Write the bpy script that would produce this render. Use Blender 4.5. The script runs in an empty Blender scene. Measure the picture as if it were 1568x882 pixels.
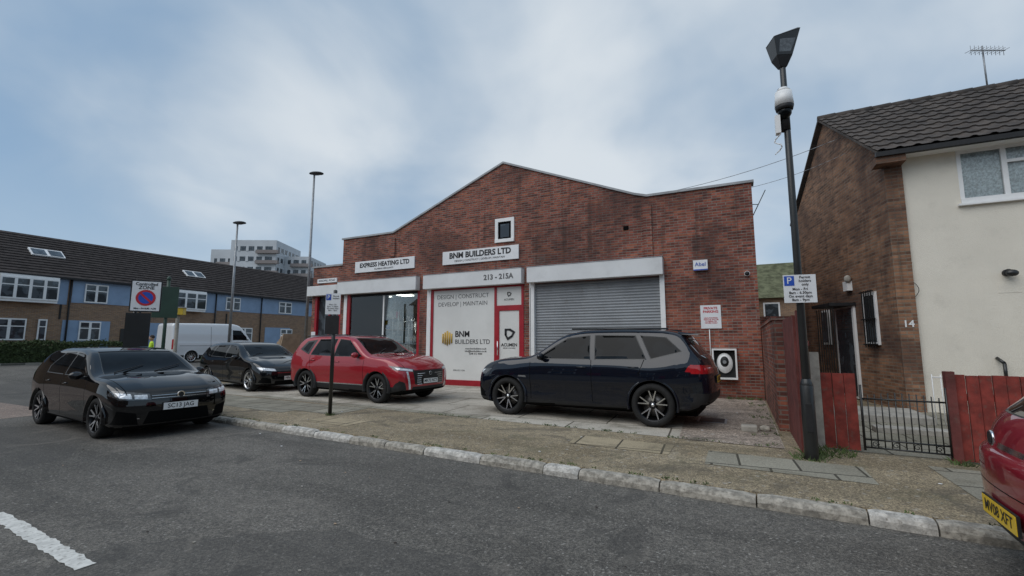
import bpy,bmesh,math,random
from mathutils import Vector,Matrix
random.seed(3)
R=math.radians
S=bpy.context.scene; COL=S.collection
# ---------------------------------------------------------------- materials
class NT:
    def __init__(s,nt): s.nt=nt
    def n(s,t,props=None,**inp):
        nd=s.nt.nodes.new(t)
        for k,v in (props or {}).items(): setattr(nd,k,v)
        for k,v in inp.items():
            k=k.replace('__',' ')
            s.set(nd,k,v)
        return nd
    def set(s,nd,k,v):
        i=nd.inputs[int(k[1:])] if (k[0]=='i' and k[1:].isdigit()) else nd.inputs[k]
        if isinstance(v,bpy.types.NodeSocket): s.nt.links.new(v,i)
        else: i.default_value=v
    def math(s,op,a,b=0.0,clamp=False):
        return s.n('ShaderNodeMath',{'operation':op,'use_clamp':clamp},i0=a,i1=b).outputs[0]
    def mix(s,f,a,b,bt='MIX'):
        nd=s.n('ShaderNodeMix',{'data_type':'RGBA','blend_type':bt})
        s.set(nd,'i0',f); s.set(nd,'i6',a if isinstance(a,bpy.types.NodeSocket) else (*a,1)); s.set(nd,'i7',b if isinstance(b,bpy.types.NodeSocket) else (*b,1))
        return nd.outputs[2]
    def noise(s,vec,scale,detail=4,rough=.55,dist=0):
        return s.n('ShaderNodeTexNoise',Vector=vec,Scale=scale,Detail=detail,Roughness=rough,Distortion=dist).outputs['Fac']
    def step(s,f,a,b):
        nd=s.n('ShaderNodeMapRange',{'interpolation_type':'SMOOTHSTEP'},i0=f,i1=a,i2=b,i3=0.0,i4=1.0); return nd.outputs[0]
def newmat(name):
    m=bpy.data.materials.new(name); m.use_nodes=True; nt=m.node_tree; nt.nodes.clear()
    h=NT(nt); out=h.n('ShaderNodeOutputMaterial'); b=h.n('ShaderNodeBsdfPrincipled'); nt.links.new(b.outputs[0],out.inputs[0])
    tc=h.n('ShaderNodeTexCoord').outputs['Object']
    return m,h,b,tc,out
def bump(h,b,height,strength,dist=.01):
    bn=h.n('ShaderNodeBump',Height=height,Strength=strength,Distance=dist); h.set(b,'Normal',bn.outputs[0])
def simple(name,col,rough=.6,metal=0,coat=0,var=.15,vs=3.0,bs=0,bstr=.2,spec=.5,dirt=0):
    m,h,b,tc,_=newmat(name)
    n=h.noise(tc,vs,5,.6)
    c=h.mix(h.step(n,.3,.7),[x*(1-var) for x in col],[min(1,x*(1+var)) for x in col])
    if dirt:
        n2=h.noise(tc,vs*2.3,6,.65); c=h.mix(h.math('MULTIPLY',h.step(n2,.52,.75),dirt),c,(.12,.1,.08))
    h.set(b,'Base Color',c); h.set(b,'Roughness',rough); h.set(b,'Metallic',metal)
    b.inputs['Specular IOR Level'].default_value=spec
    if coat: b.inputs['Coat Weight'].default_value=coat; b.inputs['Coat Roughness'].default_value=.03
    if bs: bump(h,b,h.noise(tc,bs,5,.6),bstr)
    return m
def brickmat(name,c1,c2,mort,dark=.5,orange=None,bw=.225,rh=.075,soot=True):
    m,h,b,tc,_=newmat(name)
    sp=h.n('ShaderNodeSeparateXYZ',Vector=tc)
    u=h.math('ADD',sp.outputs[0],sp.outputs[1])
    v=h.n('ShaderNodeCombineXYZ',X=u,Y=sp.outputs[2]).outputs[0]
    bt=h.n('ShaderNodeTexBrick',{'offset':.5},Vector=v,Color1=(*c1,1),Color2=(*c2,1),Mortar=(*mort,1),Scale=1.0)
    for k,x in (('Mortar Size',.011),('Mortar Smooth',.1),('Bias',-.1),('Brick Width',bw),('Row Height',rh)): bt.inputs[k].default_value=x
    c=bt.outputs[0]
    mp=h.n('ShaderNodeMapping',Vector=v); mp.inputs['Location'].default_value=(bw*7,rh*31,0)
    bt2=h.n('ShaderNodeTexBrick',{'offset':.5},Vector=mp.outputs[0],Color1=(1.15,1.1,1.05,1),Color2=(.25,.25,.28,1),Mortar=(.9,.9,.9,1),Scale=1.0)
    for k,x in (('Mortar Size',.009),('Bias',-.15),('Brick Width',bw),('Row Height',rh)): bt2.inputs[k].default_value=x
    c=h.mix(dark,c,bt2.outputs[0],'MULTIPLY')
    if orange:
        n=h.noise(tc,.9,4,.55,.5)
        c=h.mix(h.math('MULTIPLY',h.step(n,.56,.66),.4),c,h.mix(.5,c,orange))
        mp3=h.n('ShaderNodeMapping',Vector=v); mp3.inputs['Location'].default_value=(bw*13,rh*17,0)
        bt3=h.n('ShaderNodeTexBrick',{'offset':.5},Vector=mp3.outputs[0],Color1=(0,0,0,1),Color2=(1,1,1,1),Mortar=(0,0,0,1),Scale=1.0)
        for k,x in (('Mortar Size',.011),('Bias',0),('Brick Width',bw),('Row Height',rh)): bt3.inputs[k].default_value=x
        c=h.mix(h.math('MULTIPLY',h.step(bt3.outputs[0],.80,.92),.55),c,orange)
    if soot:
        n=h.noise(tc,.55,6,.65,.3)
        c=h.mix(h.math('MULTIPLY',h.step(n,.44,.66),.62),c,(.05,.032,.03))
        st=h.n('ShaderNodeMapping',Vector=tc); st.inputs['Scale'].default_value=(3,3,.25)
        n=h.noise(st.outputs[0],1.2,5,.6); c=h.mix(h.math('MULTIPLY',h.step(n,.52,.72),.5),c,(.04,.03,.027))
        n=h.noise(tc,1.7,6,.7,.6); c=h.mix(h.math('MULTIPLY',h.step(n,.60,.74),.3),c,(.27,.22,.19))
    n=h.noise(tc,45,3,.6); c=h.mix(.5,c,h.mix(n,(.55,.55,.55),(1.35,1.35,1.35)),'MULTIPLY')
    h.set(b,'Base Color',c); h.set(b,'Roughness',.88); b.inputs['Specular IOR Level'].default_value=.25
    hh=h.math('ADD',h.math('MULTIPLY',h.math('SUBTRACT',1.0,bt.outputs[1]),1.0),h.math('MULTIPLY',n,.4))
    bump(h,b,hh,.7,.009)
    return m
def asphalt(name,c1,c2,crack=True,gum=.5,grain=160,patch=.5,moss=None):
    m,h,b,tc,_=newmat(name)
    big=h.noise(tc,.35,6,.62,.6)
    c=h.mix(h.step(big,.32,.68),c1,c2)
    mp=h.n('ShaderNodeMapping',Vector=tc); mp.inputs['Scale'].default_value=(.18,1.1,1)
    tr=h.noise(mp.outputs[0],1.0,5,.6); c=h.mix(h.math('MULTIPLY',h.step(tr,.46,.66),.5),c,[x*.6 for x in c1])
    med=h.noise(tc,9,6,.7); c=h.mix(.7,c,h.mix(h.step(med,.3,.72),(.7,.7,.7),(1.28,1.27,1.23)),'MULTIPLY')
    sp2=h.noise(tc,38,4,.75); c=h.mix(.85,c,h.mix(h.step(sp2,.36,.66),(.58,.58,.58),(1.45,1.43,1.38)),'MULTIPLY')
    g=h.noise(tc,grain,2,.6); c=h.mix(.85,c,h.mix(h.step(g,.33,.7),(.5,.5,.5),(1.6,1.58,1.52)),'MULTIPLY')
    v=h.n('ShaderNodeTexVoronoi',{'feature':'F1'},Vector=tc,Scale=grain*.4); c=h.mix(h.math('MULTIPLY',h.step(v.outputs['Color'],.82,.95),.5),c,(.45,.43,.39))
    hh=h.math('ADD',g,h.math('MULTIPLY',sp2,.8))
    wv=h.n('ShaderNodeVectorMath',{'operation':'ADD'},i0=tc,i1=h.n('ShaderNodeVectorMath',{'operation':'SCALE'},i0=h.n('ShaderNodeTexNoise',Vector=tc,Scale=1.3,Detail=6.0,Roughness=.65).outputs['Color'],Scale=1.4).outputs[0]).outputs[0]
    if crack:
        ve=h.n('ShaderNodeTexVoronoi',{'feature':'DISTANCE_TO_EDGE'},Vector=wv,Scale=.33).outputs[0]
        ck=h.math('SUBTRACT',1.0,h.step(ve,.0006,.0042)); ck=h.math('MULTIPLY',ck,h.step(h.noise(tc,.6,3),.48,.60))
        c=h.mix(h.math('MULTIPLY',ck,.4),c,(.04,.038,.034)); hh=h.math('SUBTRACT',hh,h.math('MULTIPLY',ck,.8))
    if patch:
        wq=h.n('ShaderNodeVectorMath',{'operation':'ADD'},i0=tc,i1=h.n('ShaderNodeVectorMath',{'operation':'SCALE'},i0=h.n('ShaderNodeTexNoise',Vector=tc,Scale=2.5,Detail=4.0).outputs['Color'],Scale=.25).outputs[0]).outputs[0]
        pm=h.n('ShaderNodeMapping',Vector=wq); pm.inputs['Rotation'].default_value=(0,0,R(-3.7)); pm.inputs['Scale'].default_value=(.26,.42,1)
        pv2=h.n('ShaderNodeTexVoronoi',{'feature':'F1','distance':'CHEBYCHEV'},Vector=pm.outputs[0],Scale=1.0)
        ps_=h.n('ShaderNodeSeparateColor',Color=pv2.outputs['Color']).outputs[1]
        c=h.mix(h.math('MULTIPLY',h.step(ps_,.58,.60),.8*patch),c,[x*.6 for x in c1])
        n=h.noise(tc,1.1,6,.7,.8); c=h.mix(h.math('MULTIPLY',h.step(n,.58,.70),.4),c,[c2[0]*1.55,c2[1]*1.48,c2[2]*1.36])
        n=h.noise(tc,.8,5,.65,1.2); c=h.mix(h.math('MULTIPLY',h.step(n,.57,.66),.5),c,[x*.5 for x in c1])
    if moss:
        n=h.noise(tc,2.2,6,.7,.5); c=h.mix(h.math('MULTIPLY',h.step(n,.52,.7),.6),c,moss)
        n=h.noise(tc,.9,6,.7,.9); c=h.mix(h.math('MULTIPLY',h.step(n,.52,.64),.6),c,(.085,.075,.06))
        n=h.noise(tc,1.5,6,.7,.9); c=h.mix(h.math('MULTIPLY',h.step(n,.60,.70),.45),c,(.42,.38,.31))
    if gum:
        for sc_,rad_,th_ in ((2.6,.055,.62),(5.5,.07,.72)):
            vg=h.n('ShaderNodeTexVoronoi',{'feature':'F1'},Vector=wv,Scale=sc_)
            sel=h.n('ShaderNodeSeparateColor',Color=vg.outputs['Color']).outputs[0]
            gm=h.math('MULTIPLY',h.math('SUBTRACT',1.0,h.step(vg.outputs['Distance'],rad_*.5,rad_)),h.step(sel,th_,th_+.04))
            c=h.mix(h.math('MULTIPLY',gm,gum),c,(.42,.40,.37))
    h.set(b,'Base Color',c); h.set(b,'Roughness',h.n('ShaderNodeMapRange',i0=med,i3=.70,i4=.98).outputs[0]); b.inputs['Specular IOR Level'].default_value=.3
    bump(h,b,hh,.6,.007)
    return m
def slabs(name,c1,c2,mort,bw,rh,off=.5,moss=.4,rot=0):
    m,h,b,tc,_=newmat(name)
    mp=h.n('ShaderNodeMapping',Vector=tc); mp.inputs['Rotation'].default_value=(0,0,rot)
    bt=h.n('ShaderNodeTexBrick',{'offset':off},Vector=mp.outputs[0],Color1=(*c1,1),Color2=(*c2,1),Mortar=(*mort,1),Scale=1.0)
    for k,x in (('Mortar Size',.016),('Mortar Smooth',.3),('Bias',0.0),('Brick Width',bw),('Row Height',rh)): bt.inputs[k].default_value=x
    c=bt.outputs[0]
    n=h.noise(tc,1.4,7,.68,.6); c=h.mix(h.math('MULTIPLY',h.step(n,.45,.7),moss),c,(.12,.105,.07))
    n=h.noise(tc,5,6,.7,.6); c=h.mix(h.math('MULTIPLY',h.step(n,.55,.7),.35),c,(.10,.09,.07))
    n2=h.noise(tc,50,4,.7); c=h.mix(.7,c,h.mix(h.step(n2,.3,.7),(.6,.6,.6),(1.35,1.33,1.3)),'MULTIPLY')
    h.set(b,'Base Color',c); h.set(b,'Roughness',.9); b.inputs['Specular IOR Level'].default_value=.3
    bump(h,b,h.math('ADD',h.math('MULTIPLY',h.math('SUBTRACT',1.0,bt.outputs[1]),1.5),n2),.5,.006)
    return m
def paint(name,col,metal=0.0,dirt=.12,base_spec=.0):
    m,h,b,tc,_=newmat(name)
    sp=h.n('ShaderNodeSeparateXYZ',Vector=tc)
    low=h.math('MULTIPLY',h.math('SUBTRACT',1.0,h.step(sp.outputs[2],.18,.5)),h.step(h.noise(tc,7,5,.7),.35,.75))
    c=h.mix(h.math('MULTIPLY',low,dirt),col,(.14,.12,.10))
    h.set(b,'Base Color',c); h.set(b,'Metallic',metal); h.set(b,'Roughness',.42)
    b.inputs['Specular IOR Level'].default_value=base_spec
    b.inputs['Coat Weight'].default_value=1.0; b.inputs['Coat IOR'].default_value=1.6
    h.set(b,'Coat Roughness',h.math('ADD',.012,h.math('MULTIPLY',low,.2)))
    return m
def carglass(name,col=(.004,.005,.006),k=1.8,spec=.17):
    m,h,b,tc,_=newmat(name)
    n=h.noise(tc,2.6,3,.5)
    c=h.mix(h.step(n,.48,.56),col,[x*k for x in col])
    h.set(b,'Base Color',c); h.set(b,'Roughness',.02); b.inputs['Specular IOR Level'].default_value=spec
    return m
def shopglass(name,tint=(.85,.9,.9),k=.03,f_=1.2):
    m=bpy.data.materials.new(name); m.use_nodes=True; m.node_tree.nodes.clear(); h=NT(m.node_tree)
    o=h.n('ShaderNodeOutputMaterial'); t=h.n('ShaderNodeBsdfTransparent',Color=(*tint,1)); g=h.n('ShaderNodeBsdfGlossy',Roughness=.01)
    fr=h.n('ShaderNodeFresnel',IOR=1.5).outputs[0]
    mx=h.n('ShaderNodeMixShader',i0=h.math('ADD',h.math('MULTIPLY',fr,f_),k,True),i1=t.outputs[0],i2=g.outputs[0]); m.node_tree.links.new(mx.outputs[0],o.inputs[0])
    return m
def emis(name,col,st):
    m,h,b,tc,_=newmat(name); h.set(b,'Base Color',(*col,1)); h.set(b,'Emission Color',(*col,1)); b.inputs['Emission Strength'].default_value=st; return m
M={}
M['brick']=brickmat('facade_brick',(.34,.108,.075),(.19,.068,.054),(.25,.205,.175),.9,(.44,.15,.08))
M['brick_br']=brickmat('house_brick',(.35,.19,.115),(.20,.105,.068),(.25,.20,.15),.75,(.36,.18,.095))
M['brick_t']=brickmat('terrace_brick',(.33,.20,.115),(.25,.15,.10),(.30,.25,.20),.35,None,soot=False)
M['asph']=asphalt('road_asphalt',(.108,.103,.097),(.156,.147,.137))
M['junction']=asphalt('junction_surface',(.22,.17,.15),(.27,.22,.195),True,.3,120,0)
M['pave']=asphalt('pavement_tarmac',(.25,.205,.14),(.35,.295,.215),True,.4,70,0,moss=(.13,.12,.075))
M['gravel']=asphalt('forecourt_gravel',(.30,.25,.215),(.40,.345,.31),False,.5,45,0,moss=(.15,.12,.09))
M['ground']=asphalt('ground_mat',(.12,.12,.11),(.16,.155,.14),False,0,60,0)
M['fore']=slabs('forecourt_concrete',(.56,.52,.45),(.40,.365,.31),(.10,.09,.07),1.7,1.2,.35,.6,R(-3.5))
M['slab']=slabs('flagstones',(.33,.31,.25),(.24,.225,.18),(.07,.065,.05),.62,.62,.5,.5,R(-3.5))
M['slaby']=slabs('yellow_flags',(.42,.35,.24),(.33,.275,.185),(.08,.07,.05),.6,.6,.0,.55,R(-3.5))
M['kerb']=simple('kerb_stone',(.47,.45,.41),.85,var=.35,vs=14,bs=60,bstr=.6,dirt=.85)
M['kerbd']=simple('kerb_stone_dark',(.33,.305,.26),.85,var=.4,vs=16,bs=60,bstr=.6,dirt=.8)
M['mark']=simple('road_paint',(.62,.61,.57),.8,var=.15,vs=14,bs=80,dirt=.85)
M['white']=simple('white_panel',(.72,.73,.73),.45,var=.05,vs=1.2,dirt=.12)
M['fascia']=simple('fascia_metal',(.68,.69,.69),.45,var=.06,vs=1.0,dirt=.14)
M['upvc']=simple('upvc',(.80,.80,.79),.35,var=.04,dirt=.1)
M['vinyl']=simple('window_vinyl',(.72,.72,.69),.3,var=.06,vs=.7,dirt=.03,coat=.5)
M['red']=simple('red_paint',(.33,.012,.022),.4,var=.12)
M['redwood']=simple('red_timber',(.23,.036,.026),.8,var=.35,vs=6,bs=30,dirt=.55)
M['darkred']=simple('old_red_timber',(.14,.035,.03),.8,var=.3,vs=5,bs=30,dirt=.4)
M['black']=simple('black_paint',(.014,.015,.015),.4,var=.2,coat=.2)
M['rubber']=simple('rubber',(.018,.018,.018),.8,var=.2,vs=20,dirt=.1,spec=.3)
M['plastic']=simple('black_plastic',(.018,.018,.019),.55,var=.15,vs=8,spec=.35)
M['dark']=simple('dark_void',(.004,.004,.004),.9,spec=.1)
M['steel']=simple('galvanised_steel',(.30,.31,.32),.5,.5,var=.15,vs=8)
M['shutter']=simple('shutter_steel',(.235,.25,.265),.5,.15,var=.12,vs=1.3,dirt=.3)
M['coping']=simple('coping_grey',(.33,.34,.35),.7,var=.2,vs=2,dirt=.3)
M['conc']=simple('concrete',(.36,.34,.30),.85,var=.2,vs=6,bs=40,dirt=.5)
M['render']=simple('cream_render',(.76,.71,.61),.9,var=.05,vs=.8,bs=60,bstr=1.0,dirt=.12)
M['silver']=simple('alloy',(.62,.63,.64),.25,.9,var=.05)
M['chrome']=simple('chrome',(.75,.76,.77),.12,1.0,var=.03)
M['alloyd']=simple('dark_alloy',(.02,.02,.022),.3,.6,var=.1)
M['disc']=simple('brake_disc',(.20,.19,.18),.4,.8)
M['lamp']=simple('headlamp',(.70,.73,.76),.08,.2,coat=1,var=.25,vs=30)
M['lampd']=simple('headlamp_dark',(.07,.075,.08),.05,.3,coat=1,var=.5,vs=25)
M['tail']=simple('tail_lamp',(.38,.008,.012),.1,coat=1,var=.2,vs=20)
M['plw']=simple('plate_white',(.78,.78,.76),.4,var=.03)
M['ply']=simple('plate_yellow',(.85,.55,.02),.4,var=.03)
M['ink']=simple('ink_black',(.01,.01,.012),.5)
M['inkr']=simple('ink_red',(.5,.02,.03),.5)
M['inkg']=simple('ink_grey',(.11,.11,.11),.5)
M['blue']=simple('sign_blue',(.02,.08,.42),.4)
M['gold']=simple('gold_logo',(.60,.38,.06),.4)
M['signw']=simple('sign_white',(.75,.76,.77),.4,var=.04,dirt=.08)
M['glass']=carglass('car_glass')
M['winglass']=carglass('window_glass',(.035,.042,.048),2.2,.6)
M['shopglass']=shopglass('shop_glass')
M['curtglass']=shopglass('curtained_glass',(.95,.97,.97),.0,.8)
M['net']=simple('net_curtain',(.62,.66,.67),.9,var=.3,vs=26)
M['intw']=simple('interior_wall',(.30,.28,.25),.9,var=.3)
M['intl']=simple('interior_light_items',(.6,.6,.6),.5,var=.2)
M['lit']=emis('lit_ceiling_panel',(1,.97,.9),7.0)
M['tilebl']=simple('blue_boarding',(.24,.335,.47),.7,var=.08,vs=1.5)
M['rooft']=simple('terrace_roof_tile',(.062,.053,.05),.9,var=.25,vs=3,bs=6,bstr=.3,spec=.2)
M['mossroof']=simple('mossy_roof_tile',(.12,.125,.075),.95,var=.4,vs=2.5,bs=8,bstr=.5,spec=.1,dirt=.4)
M['green']=simple('dark_green_paint',(.02,.05,.035),.5)
M['yellow']=simple('yellow_paint',(.6,.42,.04),.5)
M['hivis']=simple('hi_vis_fabric',(.60,.85,.04),.7,var=.1)
M['navy']=simple('navy_cloth',(.02,.025,.04),.9,var=.2)
M['grey']=simple('grey_cloth',(.12,.13,.14),.9,var=.2)
M['skin']=simple('skin',(.42,.25,.18),.6,var=.05)
M['hair']=simple('hair',(.03,.02,.015),.8)
M['timber']=simple('plywood',(.38,.28,.19),.8,var=.15,vs=5)
M['tower']=simple('tower_render',(.50,.52,.54),.8,var=.08,vs=.2)
M['towerb']=simple('tower_panel',(.24,.21,.20),.8,var=.1,vs=.2)
M['pave2']=slabs('far_pavement',(.30,.29,.25),(.26,.25,.22),(.1,.1,.09),.6,.9,.5,.3)
def leafmat(name,c):
    m,h,b,tc,_=newmat(name); n=h.noise(tc,6,3); h.set(b,'Base Color',h.mix(h.step(n,.3,.7),[x*.5 for x in c],[x*1.5 for x in c])); h.set(b,'Roughness',.75); return m
M['leaf']=leafmat('hedge_leaf',(.05,.075,.025)); M['grass']=leafmat('grass_blade',(.07,.105,.03))
def tilemat():
    m,h,b,tc,_=newmat('concrete_roof_tile')
    n=h.noise(tc,2.0,6,.7); c=h.mix(h.step(n,.35,.7),(.045,.038,.034),(.10,.082,.07))
    n3=h.noise(tc,11,4,.7); c=h.mix(h.math('MULTIPLY',h.step(n3,.6,.75),.4),c,(.14,.13,.09))
    h.set(b,'Base Color',c); h.set(b,'Roughness',.9); bump(h,b,h.noise(tc,40,4),.4); return m
M['tile']=tilemat()
P_black=paint('paint_black',(.0035,.0035,.004)); P_grey=paint('paint_black_metallic',(.006,.0065,.008))
P_navy=paint('paint_carbon_blue',(.0035,.006,.013)); P_red=paint('paint_red',(.34,.008,.018),.15,.10,.3); P_red2=paint('paint_crimson',(.26,.006,.02),.1,.1,.3)
P_white=paint('paint_white',(.70,.71,.72),0,.3,.4)
# ---------------------------------------------------------------- mesh helpers
def group(name,loc,rot=0):
    e=bpy.data.objects.new(name,None); e.empty_display_size=.3; e.location=loc; e.rotation_euler=(0,0,rot); COL.objects.link(e); return e
def attach(o,p,local=False):
    if p is None: return
    o.parent=p
    if not local:
        o.matrix_parent_inverse=(Matrix.Translation(p.location)@Matrix.Rotation(p.rotation_euler[2],4,'Z')).inverted()
class MB:
    def __init__(s): s.v=[];s.f=[];s.m=[];s.s=[];s.mats=[]
    def mi(s,m):
        if isinstance(m,str): m=M[m]
        if m not in s.mats: s.mats.append(m)
        return s.mats.index(m)
    def add(s,vs,fs,m,smooth=False):
        b=len(s.v); s.v+= [tuple(v) for v in vs]; k=s.mi(m)
        for f in fs: s.f.append([b+i for i in f]); s.m.append(k); s.s.append(smooth)
    def box(s,x0,x1,y0,y1,z0,z1,m,T=None):
        vs=[Vector((x,y,z)) for x in (x0,x1) for y in (y0,y1) for z in (z0,z1)]
        if T is not None: vs=[T@v for v in vs]
        s.add(vs,[(0,1,3,2),(4,6,7,5),(0,4,5,1),(2,3,7,6),(0,2,6,4),(1,5,7,3)],m)
    def hexa(s,a,b,m):
        s.add(list(a)+list(b),[(0,1,2,3),(7,6,5,4),(0,4,5,1),(1,5,6,2),(2,6,7,3),(3,7,4,0)],m)
    def poly(s,pts,m): s.add(pts,[tuple(range(len(pts)))],m)
    def prism(s,pts,a,b,m,axis='y'):
        n=len(pts)
        f=(lambda p,t:(p[0],t,p[1])) if axis=='y' else ((lambda p,t:(t,p[0],p[1])) if axis=='x' else (lambda p,t:(p[0],p[1],t)))
        vs=[f(p,a) for p in pts]+[f(p,b) for p in pts]
        s.add(vs,[tuple(range(n)),tuple(range(2*n-1,n-1,-1))]+[(i,(i+1)%n,n+(i+1)%n,n+i) for i in range(n)],m)
    def cyl(s,p0,p1,r0,r1,m,n=14,T=None):
        p0=Vector(p0);p1=Vector(p1);d=(p1-p0).normalized(); a=d.orthogonal().normalized(); c=d.cross(a)
        vs=[]
        for p,r in ((p0,r0),(p1,r1)):
            for i in range(n):
                t=2*math.pi*i/n; vs.append(p+a*math.cos(t)*r+c*math.sin(t)*r)
        if T is not None: vs=[T@v for v in vs]
        b=len(s.v); s.v+=[tuple(v) for v in vs]; k=s.mi(m)
        for i in range(n): s.f.append([b+i,b+(i+1)%n,b+n+(i+1)%n,b+n+i]); s.m.append(k); s.s.append(True)
        s.f.append([b+i for i in range(n)]); s.m.append(k); s.s.append(False)
        s.f.append([b+n+i for i in range(n)]); s.m.append(k); s.s.append(False)
    def sph(s,c,r,m,n=14,zmin=-1,T=None):
        k=n//2; vs=[];fs=[]
        for i in range(k+1):
            ph=math.pi*i/k; cz=max(math.cos(ph),zmin)
            for j in range(n):
                t=2*math.pi*j/n; v=Vector((c[0]+r[0]*math.sin(ph)*math.cos(t),c[1]+r[1]*math.sin(ph)*math.sin(t),c[2]+r[2]*cz)); vs.append(T@v if T else v)
        for i in range(k):
            for j in range(n): fs.append((i*n+j,i*n+(j+1)%n,(i+1)*n+(j+1)%n,(i+1)*n+j))
        s.add(vs,fs,m,True)
    def lathe(s,prof,m,n=40):
        vs=[];fs=[]
        for r,y in prof:
            for j in range(n):
                t=2*math.pi*j/n; vs.append((r*math.cos(t),y,r*math.sin(t)))
        for i in range(len(prof)-1):
            for j in range(n): fs.append((i*n+j,i*n+(j+1)%n,(i+1)*n+(j+1)%n,(i+1)*n+j))
        s.add(vs,fs,m,True)
    def build(s,name,parent=None,local=False,bevel=0,clean=True):
        me=bpy.data.meshes.new(name); me.from_pydata(s.v,[],s.f)
        for m in s.mats: me.materials.append(m)
        me.polygons.foreach_set('material_index',s.m); me.polygons.foreach_set('use_smooth',s.s); me.update()
        if clean:
            bm=bmesh.new(); bm.from_mesh(me); bmesh.ops.recalc_face_normals(bm,faces=bm.faces); bm.to_mesh(me); bm.free()
        o=bpy.data.objects.new(name,me); COL.objects.link(o)
        if bevel:
            bv=o.modifiers.new('b','BEVEL'); bv.width=bevel; bv.segments=2; bv.limit_method='ANGLE'; bv.angle_limit=R(40)
        attach(o,parent,local); return o
def text(body,size,loc,mat,parent,rot=(R(90),0,0),al='CENTER',name='lettering',local=False,ext=.002,bold=.0,sx=1.0):
    c=bpy.data.curves.new(name,'FONT'); c.body=body; c.size=size; c.align_x=al; c.align_y='CENTER'; c.extrude=ext; c.offset=bold; c.resolution_u=3
    c.materials.append(M[mat] if isinstance(mat,str) else mat)
    o=bpy.data.objects.new(name,c); o.location=loc; o.rotation_euler=rot; o.scale=(sx,1,1); COL.objects.link(o); attach(o,parent,local); return o
def sstep(t): t=max(0,min(1,t)); return t*t*(3-2*t)
def gz(x): return .35*sstep((-19-x)/12)
# ---------------------------------------------------------------- ground
def sheet(name,xs,ys,dz,mat):
    b=MB(); vs=[(x,y,gz(x)+dz) for y in ys for x in xs]; n=len(xs)
    b.add(vs,[(j*n+i,j*n+i+1,(j+1)*n+i+1,(j+1)*n+i) for j in range(len(ys)-1) for i in range(n-1)],mat)
    return b.build(name,clean=False)
xr=[-31+i for i in range(13)]
sheet('ground',[-700,-60]+xr+[0,60,700],[-500,-60,0,60,900],0,'ground')
sheet('road',[-34.6,-32]+xr+[-10,0,30,60],[-60,0,60,120],.004,'asph')
sheet('junction_surface',[-34,-32]+xr+[-13.6],[-8,0,5.0],.008,'junction')
def K(x): return 5.08-.065*x
path=[Vector((x,K(x))) for x in (30,20,12,6,3,0,-5,-10,-15)]
c0=Vector((-15.0,K(-15)+4.0)); 
for i in range(1,13):
    a=R(-90-3.7)-R(86.3)*i/12; path.append(c0+Vector((math.cos(a),math.sin(a)))*4.0)
path+= [Vector((-19,14)),Vector((-19,30)),Vector((-19,70))]
def resample(p,d):
    out=[p[0]]; acc=0; i=0; cur=p[0]
    while i<len(p)-1:
        seg=p[i+1]-cur; l=seg.length
        if acc+l>=d: cur=cur+seg.normalized()*(d-acc); out.append(cur.copy()); acc=0
        else: acc+=l; i+=1; cur=p[i]
    return out
kb=MB(); pts=resample(path,.05); i=0; KW=.145
while i<len(pts)-22:
    st=random.choice([9,15,17,18,18,19]) ; st=min(st,len(pts)-2-i)
    a=pts[i]; c=pts[i+st]; d=(c-a).normalized(); n=Vector((d.y,-d.x))
    if n.dot(Vector((0,1)))<0 and n.dot(Vector((1,0)))<0: n=-n
    if a.x>-15 and n.y<0: n=-n
    tw=random.uniform(-.008,.008)
    a2=a+d*.007+n*tw; c2=c-d*.007-n*tw; h=.105+random.uniform(-.01,.008); s1=random.uniform(0,.012)
    N=8
    m='kerb' if random.random()<.7 else 'kerbd'
    sec=[(0,-.05),(s1*.5,h*.55),(.022,h-.018),(.045,h),(KW,h+.004),(KW,-.05)]
    vs=[];fs=[]
    for k in range(N+1):
        e=.012 if k in(0,N) else 0
        p=a2.lerp(c2,k/N)
        for (o,z) in sec:
            jo=random.uniform(-.006,.006) if z>0 else 0; zz=z-(e if z>.05 else 0)+ (random.uniform(-.004,.004) if 0<z<h else 0)
            v=p+n*(o+jo+e*(o<.05)); vs.append((v.x,v.y,zz))
    L6=len(sec)
    for k in range(N):
        for j in range(L6-1): fs.append((k*L6+j,k*L6+j+1,(k+1)*L6+j+1,(k+1)*L6+j))
    fs.append(tuple(range(L6))); fs.append(tuple(N*L6+j for j in range(L6)))
    kb.add(vs,fs,m); i+=st
kb.build('kerb')
ip=[]
for i in range(len(path)-1):
    d=(path[i+1]-path[i]).normalized(); n=Vector((d.y,-d.x)); 
    if i<9 and n.y<0: n=-n
    if i>=9 and n.x<0: n=-n
    ip.append(path[i]+n*(KW-.005))
ip.append(path[-1]+Vector((KW,0)))
pv=MB(); pv.prism([(p.x,p.y) for p in ip]+[(60,70),(60,K(30)+.2)],-.05,.112,'pave','z'); pv.build('pavement')
def flat(name,pts,z,mat,parent=None):
    b=MB(); b.poly([(x,y,z) for x,y in pts],mat); o=b.build(name,parent,clean=False)
    return o
flat('forecourt',[(-13.2,8.25),(.48,7.45),(.48,13.4),(-16.5,13.4),(-16.5,8.4)],.116,'fore')
flat('gravel_forecourt',[(-.9,7.5),(.47,7.42),(.47,13.29),(-1.2,13.29)],.120,'gravel')
fl=MB()
def strip(x0,x1,off0,off1,m,z=.117):
    fl.add([(x0,K(x0)+off0,z),(x1,K(x1)+off0,z),(x1,K(x1)+off1,z),(x0,K(x0)+off1,z)],[(0,1,2,3)],m)
strip(-14,-8.6,.95,2.2,'slab'); strip(-7.3,-6.2,.55,1.1,'slaby'); strip(-2.3,-.9,1.25,1.85,'slaby'); strip(-.45,1.2,1.0,1.75,'slab')
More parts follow.
